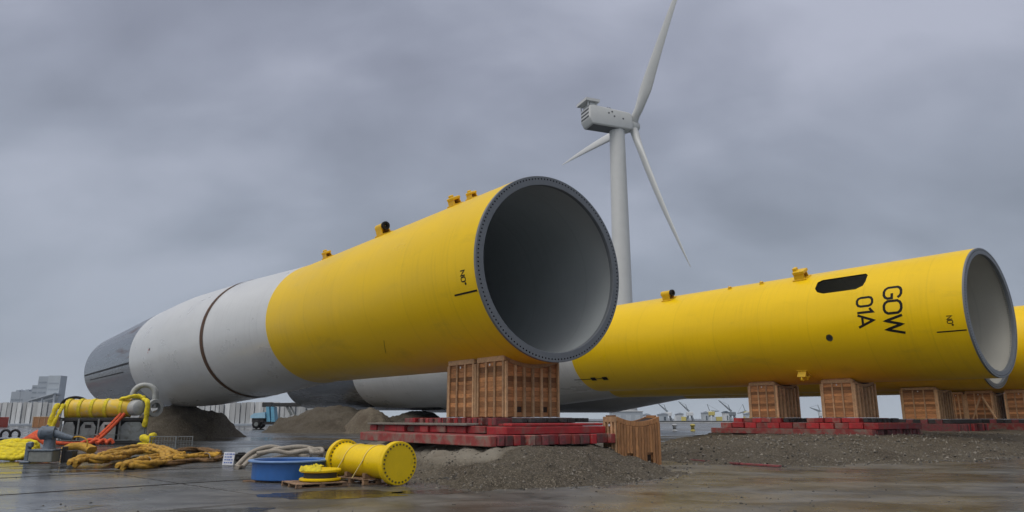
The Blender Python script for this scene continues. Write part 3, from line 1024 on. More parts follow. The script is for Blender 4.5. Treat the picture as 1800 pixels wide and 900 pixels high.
# ---------------------------------------------------------------- saddle crates
def saddle_crate(label, loc, rot, W=2.57, T=1.86, H=1.98, Rs=3.56, group='wooden saddle crates under the tubes', style=1, upright=0):
    """H is the height at the middle of the hollow; the two shoulders stand higher"""
    root = thing('saddle_crate', label, 'wooden crate', loc, rot, group)
    rnd = random.Random(hash(label) % 9973)
    rnd = random.Random(sum(map(ord, label)))
    hw = W / 2
    top = lambda x: H + Rs - math.sqrt(max(0, Rs * Rs - x * x))
    n = 14
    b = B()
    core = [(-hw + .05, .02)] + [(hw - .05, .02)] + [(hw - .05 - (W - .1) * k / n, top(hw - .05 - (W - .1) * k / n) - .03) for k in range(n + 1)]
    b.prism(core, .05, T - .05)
    b.done('core', M['core_shade'], root)
    # planking: horizontal boards on all four sides
    sides = [B(), B(), B(), B()]
    z = .03
    pk = (-W * .24, W * .24)
    while z < H + .18:
        h = .15 + rnd.random() * .05
        for side in ((0, 1) if style != 1 else ()):
            y = .035 if side == 0 else T - .035
            lim = hw - .02
            zt = z + h - .008
            segs = [(-lim, lim)]
            if zt > H - .05:
                xi = math.sqrt(max(0, Rs * Rs - (Rs - (zt - H + .05)) ** 2))
                segs = [(-lim, -xi), (xi, lim)]
            elif .12 < z + h / 2 < .44:
                segs = [(-lim, pk[0] - .14), (pk[0] + .14, pk[1] - .14), (pk[1] + .14, lim)]
            for (x0, x1) in segs:
                if x1 - x0 > .06:
                    sides[side].box(((x0 + x1) / 2, y + (rnd.random() - .5) * .008, z + h / 2), (x1 - x0, .035, h - .008))
        for q_, x in enumerate((-hw + .035, hw - .035)):
            sides[2 + q_].box((x + (rnd.random() - .5) * .008, T / 2, z + h / 2), (.035, T - .14, h - .008))
        z += h
    for b in sides:
        if len(b.bm.verts): b.done('planking', M['wood'], root)
        else: b.bm.free()
    # saddle boards following the tube
    b = B()
    for y0 in (-.035, T - .03):
        poly = [(-hw + 2 * hw * k / n, top(-hw + 2 * hw * k / n) - .17) for k in range(n + 1)]
        poly += [(hw - 2 * hw * k / n, top(hw - 2 * hw * k / n)) for k in range(n + 1)]
        b.prism(poly, y0, y0 + .065)
    b.done('saddle_board', M['wood_pale' if style != 2 else 'wood_orange'], root)
    # battens
    nb = 7 if style != 2 else 15
    for k in range(nb):
        x = -hw + .05 + (W - .1) * k / (nb - 1)
        for y in (-.044, T + .044):
            q = B()
            zlo = .48 if style == 2 and y < 0 and min(abs(x - v) for v in pk) < .12 else .01
            q.box((x, y, (top(x) - .19 + zlo) / 2), ((.085, .14, .12)[style], (.10, .16, .05)[style], top(x) - .19 - zlo), bev=.006)
            q.done('batten', M['wood_pale' if style != 2 else 'wood_orange'], root)
    for x in (-hw - .022, hw + .022):
        zt = top(hw)
        for k in range(4):
            y = .05 + (T - .1) * k / 3
            q = B(); q.box((x, y, (zt - .2) / 2 + .01), (.06, .09, zt - .21), bev=.006); q.done('batten', M['wood_pale'], root)
        q = B(); q.box((x, T / 2, zt - .10), (.066, T + .02, .19), bev=.008); q.done('top_rail', M['wood_pale'], root)
        q = B(); q.tube([(x + (.034 if x > 0 else -.034), T * .5, zt - .3), (x + (.045 if x > 0 else -.045), T * .5, zt - .3)], .045, n=12); q.done('plate', M['white_box'], root)
    return root


def on(C, A, N, s, w, z):
    p = C + A * s + N * w
    return Vector((p.x, p.y, z))


ZB = 1.72
saddle_crate('front wooden crate under the rim of the nearest tube, on the red mats', on(C1, A1, N1, 1.17, 0, ZB), YAW1, T=1.68, style=0)
saddle_crate('wooden crate wedged just behind the front crate, under the nearest tube', on(C1, A1, N1, 3.08, 0, ZB), YAW1, T=1.8)
p = Vector((4.95, 24.75, 0))
lone = saddle_crate('lone wooden crate with an empty hollow on top, sunk in gravel beside the mats', on(C1, A1, N1, -1.44, 2.82, 0), YAW1, W=2.2, T=.62, H=1.58, style=2)
saddle_crate('wooden crate left of the yellow lug, under the GOW 01A tube', on(C2, A2, N2, 12.37, 0, 1.72), YAW2, T=1.92, H=2.04)
saddle_crate('wooden crate right of the yellow lug, under the GOW 01A tube', on(C2, A2, N2, 7.24, 0, 1.72), YAW2, T=1.94, H=2.0)
saddle_crate('dark wooden crate under the hidden second row tube, right of two crates', on(C3, A2, N2, 3.54, 0, 1.62), YAW2, T=2.4, H=2.08)
C4b = Vector((C4.x, C4.y, 0))
saddle_crate('wooden crate with two props leaning on it, far right under the last tube', on(C4, A2, N2, 10.47, 0, 1.62), YAW2, T=1.95, H=2.04)
saddle_crate('orange-brown wooden crate cut by the right edge of the picture', on(C4, A2, N2, 7.6, 0, 1.62), YAW2, T=1.9, H=2.02)
saddle_crate('narrow wooden crate squeezed in behind the crate with the props', on(C4, A2, N2, 12.62, 0, 1.62), YAW2, T=1.05, H=2.0)

# two loose timber props leaning against the far crate
q = on(C4, A2, N2, 10.35, -.2, 0)
b = B()
base = on(C4, A2, N2, 10.9, -1.45, 1.62)
b.bar(base - N2 * .35 + A2 * 1.0, base - N2 * .1 + Vector((0, 0, 1.8)) + A2 * .35, .12, bev=.01)
tag(b.done('timber_prop', M['wood_pale']), 'left one of two bare timber props leaning together on the far crate', 'timber prop', 'props leaning on the far crate')
b = B()
b.bar(base - N2 * .5 - A2 * .75, base - N2 * .1 + Vector((0, 0, 1.8)) + A2 * .2, .12, bev=.01)
tag(b.done('timber_prop', M['wood_pale']), 'right one of two bare timber props leaning together on the far crate', 'timber prop', 'props leaning on the far crate')


# ---------------------------------------------------------------- red crane mats
def beam_mat(label, C, A, N, yaw, s0, s1, w0, w1, z0, z1, along, m, bw=.28, m_over=None, gap=.022, seed=1, tilt=0.0, ends=None):
    """a layer of timbers; along='s' runs with the tube, 'w' across it"""
    root = thing('timber_mat', label, 'timber mat', on(C, A, N, s0, w0, z0), yaw, 'red timber mats')
    rnd = random.Random(seed)
    L, W, Hh = s1 - s0, w1 - w0, z1 - z0
    span = W if along == 's' else L
    n = max(1, round(span / bw))
    bw = span / n
    for k in range(n):
        b = B()
        e0, e1 = rnd.random() ** 2 * .20, rnd.random() ** 2 * .20
        dz = (rnd.random() - .5) * .03
        c = bw * (k + .5)
        mm = m[k % len(m)] if isinstance(m, list) else m
        if along == 's':
            b.box((c, (e0 + L - e1) / 2, Hh / 2 + dz), (bw - gap - rnd.random() * .02, L - e0 - e1, Hh - .012), bev=.018)
        else:
            b.box(((e0 + W - e1) / 2, c, Hh / 2 + dz), (W - e0 - e1, bw - gap - rnd.random() * .02, Hh - .012), bev=.018)
        b.done('beam', mm, root)
    return root


Rm, Rw, Re, Gt, Dk = M['red'], M['red_worn'], M['red_end'], M['grey_timber'], M['dark_timber']
# under the nearest tube
beam_mat('bottom red mat, long beams lying on the near gravel heap', C1, A1, N1, YAW1, -1.49, 7.92, -3.71, 1.66, .84, 1.17, 's', [Rw, Re, Re, Rm, Re, Rw], bw=.29, seed=2)
beam_mat('second layer of short red beams on the near bottom mat', C1, A1, N1, YAW1, -1.03, 8.8, -2.85, 1.66, 1.18, 1.43, 'w', [Rm, Rm, Rw, Rm], bw=.62, seed=3)
b_ = beam_mat('thin grey boards lying on the left edge of the near red layer', C1, A1, N1, YAW1, 1.2, 8.75, -2.9, -2.2, 1.435, 1.52, 's', [Gt], bw=.35, seed=4)
beam_mat('thin red planks lying at the front edge of the second layer', C1, A1, N1, YAW1, -1.0, -.2, -2.6, 1.6, 1.435, 1.53, 'w', [Rm], bw=.27, seed=14)
beam_mat('top red layer straight under the near pair of crates', C1, A1, N1, YAW1, .9, 7.4, -1.95, 1.9, 1.44, 1.715, 'w', [Re, Rm, Re, Rw], bw=.26, seed=5)
beam_mat('dark oily timbers at the front foot of the near crates', C1, A1, N1, YAW1, .05, .86, -1.3, 1.9, 1.535, 1.70, 's', [Dk], bw=.3, seed=6)
# under tube two
beam_mat('bottom worn red mat half sunk in the right gravel bank', C2, A2, N2, YAW2, 5.4, 16.1, -3.3, 2.9, .74, 1.08, 's', [Rw, Re, Re, Re], bw=.3, seed=7)
beam_mat('long middle red layer beneath both crates of the GOW 01A tube', C2, A2, N2, YAW2, 5.25, 15.7, -2.8, 2.8, 1.09, 1.43, 'w', [Rm, Rm, Rw], bw=.9, seed=8, gap=.05)
beam_mat('small top red mat under the crate left of the yellow lug', C2, A2, N2, YAW2, 11.8, 15.3, -1.9, 1.9, 1.44, 1.715, 'w', [Rm, Rw], bw=.7, seed=9, gap=.03)
beam_mat('small top red mat under the crate right of the yellow lug', C2, A2, N2, YAW2, 6.8, 10.1, -1.9, 1.9, 1.44, 1.715, 'w', [Rm, Rm, Rw], bw=.55, seed=10, gap=.03)
beam_mat('added timbers darkening the mat end at the foot of the crate left of the yellow lug', C2, A2, N2, YAW2, 11.35, 11.77, -1.7, 2.3, 1.44, 1.70, 's', [Dk], bw=.3, seed=16)  # beams added so that the red mat's end face reads dark
beam_mat('added timbers darkening the mat end at the foot of the crate right of the yellow lug', C2, A2, N2, YAW2, 6.35, 6.77, -1.7, 2.3, 1.44, 1.70, 's', [Dk], bw=.3, seed=17)  # likewise added to darken the end of the second top mat
# under tubes three and four
beam_mat('red mat under the dark crate, its pinkish beam ends facing us', C3, A2, N2, YAW2, 1.8, 9.7, -2.8, 2.8, .72, 1.30, 's', [Re, Rm, Re], bw=.28, seed=11)
beam_mat('bluish dark layer on the mat under the dark crate', C3, A2, N2, YAW2, 2.3, 9.3, -2.6, 2.6, 1.31, 1.615, 'w', [Dk, Re], bw=.5, seed=12)
beam_mat('red mat farthest right, under the cut-off crates', C4, A2, N2, YAW2, 4.5, 14.0, -2.8, 2.8, .70, 1.30, 's', [Rw, Re, Re], bw=.28, seed=13)
beam_mat('dark upper layer of the mat farthest right', C4, A2, N2, YAW2, 4.9, 13.6, -2.5, 2.5, 1.31, 1.615, 'w', [Dk, Re, Dk], bw=.5, seed=15)
# loose red planks on the ground
for k, (pa, pb, lb) in enumerate((((1213, 811), (1300, 818), 'longer broken red plank lying on the ground before the right gravel bank'), ((1290, 817), (1372, 822), 'shorter red plank with a dark end lying flat before the right gravel bank'))):
    a, c = at(*pa), at(*pb)
    b = B(); b.bar(a + Vector((0, 0, .05)), c + Vector((0, 0, .05)), .16, .07, bev=.01)
    tag(b.done('red_plank', M['red_end']), lb, 'plank', 'loose red planks')

# ---------------------------------------------------------------- wind turbine
def turbine():
    H = 93.8
    X, Y = 33.6, 213.0
    root = thing('wind_turbine', 'tall white wind turbine standing behind the tubes, one blade leaving the picture', 'wind turbine', (X, Y, 0))
    b = B()
    b.lathe([(3.1, 0), (3.0, 20), (2.75, 55), (2.4, H - 3.0), (2.4, H - 2.4)], n=48)
    b.done('tower', M['turbine'], root, smooth=40)
    ax = Vector((.92, .39, 0)).normalized()
    yaw = math.atan2(ax.y, ax.x)
    nac = thing('nacelle', None, None, (0, 0, H), yaw); nac.parent = root
    # nacelle: local x forward (towards the hub); a bevelled hull
    b = B()
    hull = [(-11.5, -.8), (-10.4, -2.7), (3.0, -2.5), (4.2, -2.2), (4.2, 2.4), (3.2, 3.2), (-10.0, 3.7), (-11.5, 3.2)]
    b.prism(hull, -3.0, 3.0)
    bmesh.ops.bevel(b.bm, geom=b.bm.edges[:], offset=.45, segments=3, affect='EDGES', profile=.5)
    nh = b.done('hull', M['turbine'], nac, smooth=35)
    b = B(); b.box((-4.2, 0, -2.66), (11.4, 4.6, .14), rot=Matrix.Rotation(R(-.9), 3, 'Y'), bev=.03); b.done('underside_panel', M['turbine_dark'], nac)
    for k, z in enumerate((2.2, 1.0, -.2)):
        b = B(); b.box((-11.52, 0, z), (.12, 4.8, .55), bev=.03); b.done('vent', M['turbine_dark'], nac)
    b = B()
    b.box((-10.3, 0, 4.75), (4.8, 6.4, .16), bev=.03)
    for y in (-3.15, 3.15): b.box((-10.3, y, 5.15), (4.8, .08, .85))
    for x in (-12.65, -7.95): b.box((x, 0, 5.15), (.08, 6.4, .85))
    for x in (-11.6, -8.8):
        for y in (-2.3, 2.3): b.bar((x, y, 3.2), (x, y, 4.8), .34)
    b.box((-9.6, 0, 4.0), (2.6, 4.6, 1.1), bev=.05)
    b.done('helicopter_deck', M['turbine'], nac)
    b = B()
    for x in (-3.8, -3.0):
        b.bar((x, -1, 3.2), (x, -1, 4.7), .12)
    b.bar((-4.2, -1, 4.4), (-2.6, -1, 4.4), .1)
    b.done('weather_mast', M['turbine_dark'], nac)
    for (x, z) in ((-4.6, 1.7), (-2.6, .9), (-3.4, 2.3), (.6, .6)):
        b = B(); b.tube([(x, -2.99, z), (x, -3.06, z)], .3, n=14); b.done('port', M['turbine_dark'], nac)
    b = B()
    b.lathe([(1.6, 0), (1.75, .4)], n=32)
    # hub and spinner
    b.bm.clear()
    prof = [(1.75, 4.15), (2.0, 4.5), (2.15, 5.5), (2.1, 6.6), (1.7, 7.6), (1.0, 8.2), (.05, 8.4)]
    b.lathe([(r, h) for r, h in prof], n=40)
    hub = b.done('hub', M['turbine'], nac, rot=(0, R(90), 0), smooth=50)
    # blades: rotor plane spanned by local -y (towards the camera) and z
    hubc = Vector((5.9, 0, 0))
    for k in range(3):
        phi = R(36 + 120 * k)
        d = Vector((0, -math.sin(phi), math.cos(phi)))
        c = Vector((1, 0, 0)).cross(d)
        b = B()
        L = 54.0
        rings = []
        for i in range(25):
            t = i / 24
            s = 1.4 + L * t
            if t < .07: ch, th = 2.7, 2.6
            elif t < .22:
                u = (t - .06) / .16
                ch, th = 2.7 + 1.9 * u, 2.6 - 1.0 * u
            else:
                u = (t - .22) / .78
                ch, th = 4.5 * (1 - u) ** .9 + .35 * u, 1.5 * (1 - u) ** 1.0 + .08
            tw = R(18 * (1 - t) ** 2 + 12)
            e1 = (c * math.cos(tw) + Vector((1, 0, 0)) * math.sin(tw)); e2 = d.cross(e1)
            off = e1 * (-.0 if t < .06 else ch * .16)
            bend = Vector((1, 0, 0)) * 2.6 * t * t
            ring = []
            for q in range(18):
                a = 2 * math.pi * q / 18
                ca, sa = math.cos(a), math.sin(a)
                taper = 1.0 if t < .06 else (1 - .45 * max(0, ca))
                ring.append(b.bm.verts.new(hubc + d * s + bend + off + e1 * ch / 2 * ca + e2 * th / 2 * sa * taper))
            rings.append(ring)
        for r0, r1 in zip(rings, rings[1:]):
            for q in range(18):
                b.bm.faces.new((r0[q], r0[(q + 1) % 18], r1[(q + 1) % 18], r1[q]))
        b.bm.faces.new(rings[-1]); b.bm.faces.new(rings[0][::-1])
        b.done('blade', M['turbine'], nac, smooth=60)
    return root


turbine()

# ---------------------------------------------------------------- near yard objects
# yellow flanged spool piece on a pallet
SP = Vector((-2.93, 19.15, .56)); SQ = Vector((-4.86, 21.2, .56))
sdv = (SQ - SP); slen = sdv.length
syaw = math.atan2(-sdv.x, sdv.y)
spool = thing('pipe_spool', 'short yellow pipe spool with blind flanges, strapped down on a pallet', 'pipe spool', (SP.x, SP.y, 0), syaw)
b = B(); b.lathe([(.43, .05), (.43, slen - .05)], n=56, axis='y'); b.done('barrel', M['spool'], spool, loc=(0, 0, .56), smooth=40)
for pr in ([(.47, .14), (.43, .34)], [(.47, slen - .14), (.43, slen - .34)]):
    b = B(); b.lathe(pr, n=56, axis='y'); b.done('hub_collar', M['spool'], spool, loc=(0, 0, .56), smooth=40)
for y0, sg in ((0, 1), (slen, -1)):
    b = B()
    b.lathe([(.001, -.03 * sg), (.535, -.03 * sg), (.55, -.015 * sg), (.55, .065 * sg), (.54, .075 * sg), (.54, .08 * sg), (.55, .09 * sg), (.55, .15 * sg), (.42, .15 * sg)], n=64, axis='y')
    fl = b.done('flange', M['spool'], spool, loc=(0, y0, .56), smooth=30)
    for k in range(28):
        a = 2 * math.pi * k / 28
        b = B()
        b.tube([(0, -.047 * sg, 0), (0, .185 * sg, 0)], .027, n=6)
        b.done('bolt', M['bolt'], fl, loc=(.475 * math.cos(a), 0, .475 * math.sin(a)))
for y in (.95, 1.95):
    b = B()
    pts = [(-.62, y + .28, .16), (-.50, y + .16, .45)]
    pts += [(.437 * math.cos(a), y + .12 * (1 - abs(math.cos(a - R(90)))) - .02, .56 + .437 * math.sin(a)) for a in [R(v) for v in range(172, -1, -12)]]
    pts += [(.60, y + .2, .16)]
    b.tube(pts, .022, n=8, flat=.6)
    b.done('strap', M['strap'], spool)


def pallet(label, c, yaw, L=1.2, W=1.0, h=.14, group='wooden pallets'):
    t = thing('pallet', label, 'pallet', c, yaw, group)
    rnd = random.Random(int(L * 100))
    n = 6
    for k in range(n):
        b = B(); b.box((-L / 2 + L * (k + .5) / n, 0, h - .012), (L / n - .03, W, .024), bev=.004); b.done('deck_board', M['pallet'], t)
    for y in (-W / 2 + .06, 0, W / 2 - .06):
        b = B(); b.box((0, y, .012), (L, .11, .022), bev=.003)
        for x in (-L / 2 + .08, 0, L / 2 - .08): b.box((x, y, h / 2 - .002), (.14, .10, h - .05), bev=.004)
        b.done('bearer', M['pallet'], t)
    return t


mid = (SP + SQ) / 2
pallet('pallet carrying the yellow pipe spool', (mid.x - .12, mid.y, 0), syaw, L=.95, W=1.5, h=.14)
b = B()
for y, s in ((-.45, 1), (.45, 1)):
    for x in (-.33, .33):
        b.prism([(x - .12, 0), (x + .12, 0), (x + .12 if x > 0 else x - .06, .12), (x + .06 if x > 0 else x - .12, .12)], y - .06, y + .06)
for y in (-.45, .45): b.box((0, y, .0), (1.0, .12, .03), bev=.004)
tag(b.done('wooden_chock', M['pallet'], loc=(mid.x, mid.y, .155), rot=syaw), 'weathered wooden chocks between the yellow spool and its pallet', 'wooden chock')

# small yellow flange stack on a splayed pallet
fc = at(562, 853); fc.z = 0
pallet('flat splintered pallet under the low yellow flanged lid', (fc.x - .1, fc.y - .15, 0), R(34), L=1.35, W=1.25, h=.11)
fs = thing('flange_stack', 'low yellow flanged lid with a dark waist and a crumpled yellow cover', 'flanged lid', (fc.x, fc.y, .12))
b = B(); b.lathe([(.001, 0), (.50, 0), (.53, .02), (.53, .055), (.50, .075), (.001, .075)], n=56); b.done('base_flange', M['spool'], fs, smooth=40)
b = B(); b.lathe([(.42, .07), (.42, .22)], n=56); b.done('waist', M['tool_dark'], fs, smooth=40)
b = B(); b.lathe([(.001, .215), (.50, .215), (.525, .235), (.525, .275), (.50, .30), (.30, .315), (.001, .325)], n=56); b.done('lid_flange', M['spool'], fs, smooth=40)
b = B()
g = []
for i in range(19):
    row = []
    for j in range(11):
        a = R(95 + 190 * i / 18); rr = .14 + .40 * j / 10
        z = .33 + .07 * (noise.noise((i * .5, j * .6, 3)) + .4) * (1 - abs(j - 5) / 8) + .05 * noise.noise((i * 1.3, j * 1.1, 8)) - (.08 if j == 10 else 0)
        row.append(b.bm.verts.new((rr * math.cos(a), rr * math.sin(a), max(z, .322 if j < 9 else .24))))
    g.append(row)
for i in range(18):
    for j in range(10): b.bm.faces.new((g[i][j], g[i + 1][j], g[i + 1][j + 1], g[i][j + 1]))
b.done('crumpled_cover', M['sling'], fs, smooth=60)

# blue tub
tc_ = Vector((-6.32, 21.0, 0))
tub = thing('round_tub', 'low round bright blue tub with a paler rim, beside the yellow lid', 'blue tub', tc_)
b = B(); b.lathe([(.001, .04), (.98, .04), (1.0, .06), (1.0, .52), (.97, .52), (.96, .10), (.001, .10)], n=64); b.done('wall', M['blue'], tub, smooth=35)
b = B(); b.lathe([(.97, .515), (1.10, .515), (1.11, .525), (1.11, .555), (1.10, .565), (.97, .565)], n=64, close=True); b.done('rim', M['blue_rim'], tub, smooth=35)
b = B()
for y in (-.6, .6): b.box((0, y, .02), (2.1, .12, .04))
tag(b.done('timber_bearer', M['pallet'], loc=tc_), 'pair of flat timber bearers on the ground under the blue tub', 'timber bearer')

# grey hawsers heaped behind the tub
rnd = random.Random(11)


def rope(name, pts, r, m, label, cat, group=None, n=10, parent=None, flat=1.0, k=7, lump=0.0):
    P = smooth_path(pts, k)
    if lump:
        sd = len(label or name) + pts[0][0]
        rr = [r * (1 + lump * noise.noise((i * .45, sd, 1)) * 1.6 + lump * .7 * noise.noise((i * 1.7, sd, 5))) * (.72 if i in (0, len(P) - 1) else 1) for i in range(len(P))]
        P = [p + Vector((noise.noise((i * .5, sd, 9)), noise.noise((i * .5, sd, 19)), noise.noise((i * .6, sd, 29)) * .7)) * r * lump for i, p in enumerate(P)]
    else:
        rr = r
    b = B(); b.tube(P, rr, n=n, flat=flat)
    if lump:
        for v in b.bm.verts:
            v.co += Vector((noise.noise(v.co * 7), noise.noise(v.co * 7 + Vector((9, 0, 0))), noise.noise(v.co * 7 + Vector((0, 9, 0))))) * r * lump * .8
    o = b.done(name, m, parent, smooth=60)
    if label: tag(o, label, cat, group)
    return o


hz = at(495, 822)
hw_ = thing('hawser', 'tangle of thick pale grey mooring rope heaped behind the blue tub', 'mooring rope', (hz.x, hz.y, 0))
for k, pts in enumerate([
    [(-1.25, -.9, .05), (-1.35, -.2, .10), (-1.1, .25, .42), (-.5, .35, .62), (.2, .2, .55), (.8, .25, .58), (1.25, .35, .62), (1.35, .1, .5), (1.1, -.15, .52), (.9, .1, .66)],
    [(-1.2, -.5, .06), (-1.0, -.1, .35), (-.5, .0, .55), (.0, .1, .66), (.6, .3, .70), (1.1, .5, .55), (1.3, .2, .3)],
    [(-1.4, -.6, .06), (-1.15, .05, .50), (-.6, .3, .70), (-.1, .45, .60), (.5, .3, .42), (1.0, .0, .35)],
    [(-.8, -.3, .5), (-.2, -.25, .58), (.3, -.1, .50), (.9, -.05, .60), (1.3, .3, .45), (1.0, .6, .2)],
    [(-1.0, .4, .1), (-.4, .6, .3), (.4, .6, .35), (1.1, .5, .15), (.6, .1, .12), (-.4, .1, .12), (-1.0, .2, .2)],
]):
    rope('strand', pts, .075, M['hawser'], None, None, parent=hw_)
b = B(); b.tube(smooth_path([(-.9, .1, .05), (-.3, .35, .05), (.4, .35, .05), (1.0, .1, .05), (.4, -.2, .05), (-.5, -.2, .05), (-.9, .1, .05)]), .08, n=10); b.tube(smooth_path([(-.9, .3, .2), (-.3, .5, .18), (.4, .45, .2), (.9, .2, .2)]), .08, n=10)
b.done('strand', M['hawser'], hw_, smooth=60)
# dark box and cable beside the ropes
c = at(423, 811)
box_ = thing('black_block', 'small black rubber fender block between the white board and the grey rope', 'rubber block', c, R(12))
b = B(); b.box((0, 0, .15), (.42, .3, .30), bev=.03); b.box((.02, 0, .32), (.28, .2, .06), bev=.02); b.done('body', M['rubber'], box_)
b = B(); b.tube([(-.1, -.17, .14), (-.1, .17, .14)], .05, n=12); b.tube([(.1, -.17, .14), (.1, .17, .14)], .05, n=12); b.done('sleeve', M['tool_dark'], box_)
c = at(572, 815)
b = B(); b.tube(smooth_path([(-.3, 0, .06), (-.2, .1, .42), (0, .1, .52), (.2, 0, .36), (.3, -.1, .06)]), .06, n=10); b.tube(smooth_path([(-.15, .2, .05), (0, .2, .3), (.3, .15, .4), (.45, .1, .05)]), .05, n=10)
tag(b.done('black_hose', M['rubber'], loc=c, smooth=60), 'short looped black hose between the blue tub and the yellow spool', 'hose')
# white board with blue writing, standing on the ground
c = at(401, 818)
sg = thing('notice_board', 'small white board with smudged blue writing, standing by the tan slings', 'notice board', c, R(-14))
b = B(); b.box((0, 0, .24), (.46, .02, .46), rot=Matrix.Rotation(R(-8), 3, 'X'), bev=.004); b.done('panel', M['paper'], sg)
b = B()
rr_ = random.Random(4)
for row in range(4):
    x = -.17
    while x < .15:
        w = .03 + rr_.random() * .06
        b.box((x + w / 2, -.0165 - .0 + (.24 - (.40 - row * .1)) * -.14, .40 - row * .1), (w, .004, .035 + .02 * rr_.random()), rot=Matrix.Rotation(R(-8), 3, 'X'))
        x += w + .025
b.done('writing', M['ink'], sg)
b = B(); b.bar((-.15, .03, .4), (-.15, .25, .0), .025); b.bar((.15, .03, .4), (.15, .25, .0), .025); b.done('leg_frame', M['tool_grey'], sg)

# debris by the heap
c = at(787, 847)
b = B()
rd = random.Random(5)
for k in range(7):
    p = Vector(((rd.random() - .5) * .5, (rd.random() - .5) * .3, .04 + rd.random() * .05))
    b.bar(p, p + Vector(((rd.random() - .5) * .4, (rd.random() - .5) * .3, (rd.random() - .3) * .14)), .05, .02)
b.tube(smooth_path([(-.25, 0, .03), (-.05, .05, .10), (.12, -.02, .05), (.22, .06, .14)]), .022, n=8)
tag(b.done('debris', M['tool_dark'], loc=c), 'dark scrap of bent strapping on the wet ground before the gravel', 'debris')
c = at(752, 838)
b = B()
for k in range(16):
    p = Vector(((rd.random() - .5) * .8, (rd.random() - .5) * .7, .10 + rd.random() * .06))
    a = rd.random() * 6.28
    b.bar(p, p + Vector((math.cos(a), math.sin(a), (rd.random() - .4) * .2)) * (.15 + .2 * rd.random()), .05, .018)
tag(b.done('wood_scraps', M['pallet'], loc=c), 'broken wood scraps strewn at the foot of the gravel beside the spool', 'wood scraps')

# ---------------------------------------------------------------- slings on the left
# bright yellow slings folded in a heap at the left edge
ys = at(14, 810)
heap_y = thing('sling_heap', 'flat heap of bright yellow lifting slings at the left edge', 'sling heap', (ys.x, ys.y, 0))
for k in range(7):
    y0 = -.25 + k * .2; z0 = .13 + .10 * k
    pts = [(-1.6 + rnd.random() * .2, y0, z0 * .6), (-.9, y0 + .1 * rnd.random(), z0 + .1 * rnd.random()), (-.2, y0 - .05, z0 + .06 * rnd.random()), (.35, y0 + .1, z0 * .9), (.62 - .04 * k, y0 + .2, .12 + z0 * .4), (.4, y0 + .42, .12)]
    rope('fold', pts, .15, M['sling'], None, None, parent=heap_y, n=16, flat=.7, lump=.14, k=9)
# thick tan slings
tan = []
for k, (pix, r, m, lb) in enumerate([
    ([(128, 812), (150, 808), (185, 808), (215, 800), (245, 793), (285, 794), (300, 800)], .17, 'sling_tan', 'front tan sling with a round doubled end, lying toward the grey winch'),
    ([(212, 816), (232, 812), (255, 804), (285, 800), (295, 806), (262, 813), (225, 815)], .16, 'sling_tan', 'tan sling bent into a tight loop in the middle of the row'),
    ([(175, 800), (205, 795), (240, 786), (275, 787), (298, 795), (320, 797)], .16, 'sling_tan', 'upper tan sling lying behind the looped one'),
    ([(282, 800), (310, 801), (335, 800), (362, 797), (386, 797)], .15, 'sling_tan', 'tan sling stretched right toward the white board'),
    ([(300, 793), (325, 789), (350, 787), (372, 789), (388, 794)], .13, 'sling_brown', 'brown-green wet sling lying behind at the right end of the row'),
    ([(240, 812), (290, 812), (340, 806), (375, 805), (388, 800)], .10, 'sling_brown', 'thin dark brown sling along the front foot of the row'),
]):
    pts = []
    for i, (px, py) in enumerate(pix):
        q = at(px, py + 3, r * .9)
        pts.append((q.x, q.y, r * .9 + (.1 if 0 < i < len(pix) - 1 and k in (0, 2) else 0) + .05 * noise.noise((px * .1, k, 1))))
    root = thing('lifting_sling', lb, 'sling', (pts[0][0], pts[0][1], 0), 0, 'thick slings lying in a row')
    base = smooth_path(pts, 5)
    for j in range(3):
        q = []
        for i, p in enumerate(base):
            t = (base[min(i + 1, len(base) - 1)] - base[max(i - 1, 0)]).normalized()
            sd = Vector((-t.y, t.x, 0))
            a = 2 * math.pi * j / 3 + i * .28
            q.append(p + sd * r * .78 * math.cos(a) + Vector((-pts[0][0], -pts[0][1], r * .40 * math.sin(a))))
        rope('strand', q, r * .62, M[m], None, None, parent=root, n=12, k=3, lump=.30, flat=.9)
# thin loops of line
for k, (px, py) in enumerate(((262, 814), (365, 806))):
    c = at(px, py)
    b = B(); b.tube(smooth_path([(-.3, 0, .03), (-.1, -.1, .22), (.1, -.15, .2), (.2, -.2, .02), (.3, -.35, .02)]), .018, n=6)
    tag(b.done('tag_line', M['hawser'], loc=c, smooth=60), ('thin pale tag line curling off the looped tan sling', 'thin pale tag line arching at the right end of the sling row')[k], 'rope', 'tag lines on the slings')

# grey-blue winch post on its base
wc = at(72, 814)
win = thing('deck_winch', 'blue-grey cast winch head on a square base, at the left', 'winch', wc, R(8))
b = B(); b.box((0, .2, .24), (.86, .7, .42), bev=.03); b.done('base', M['winch_base'], win)
b = B(); b.box((-.02, .2, .48), (.94, .76, .07), bev=.015); b.box((-.5, -.05, .40), (.16, .2, .76), bev=.03); b.box((-.42, -.1, .70), (.2, .16, .22), bev=.04); b.box((-.5, -.14, .05), (.34, .24, .08), bev=.02); b.done('foot_plate', M['winch'], win)
b = B(); b.lathe([(.27, .5), (.21, .62), (.20, .95), (.26, 1.02)], n=32, c=(.12, .2, 0)); b.done('post', M['winch'], win, smooth=40)
b = B(); b.tube([(-.2, .02, 1.14), (-.16, .02, 1.14), (.25, .15, 1.12), (.3, .15, 1.12)], [.2, .26, .26, .2], n=28); b.sphere((.0, .08, 1.40), .05); b.done('head', M['winch'], win, smooth=40)
b = B(); b.tube([(.25, .15, 1.12), (.6, .18, 1.0), (.95, .2, .92)], [.15, .12, .09], n=18); b.done('arm', M['winch'], win, smooth=40)
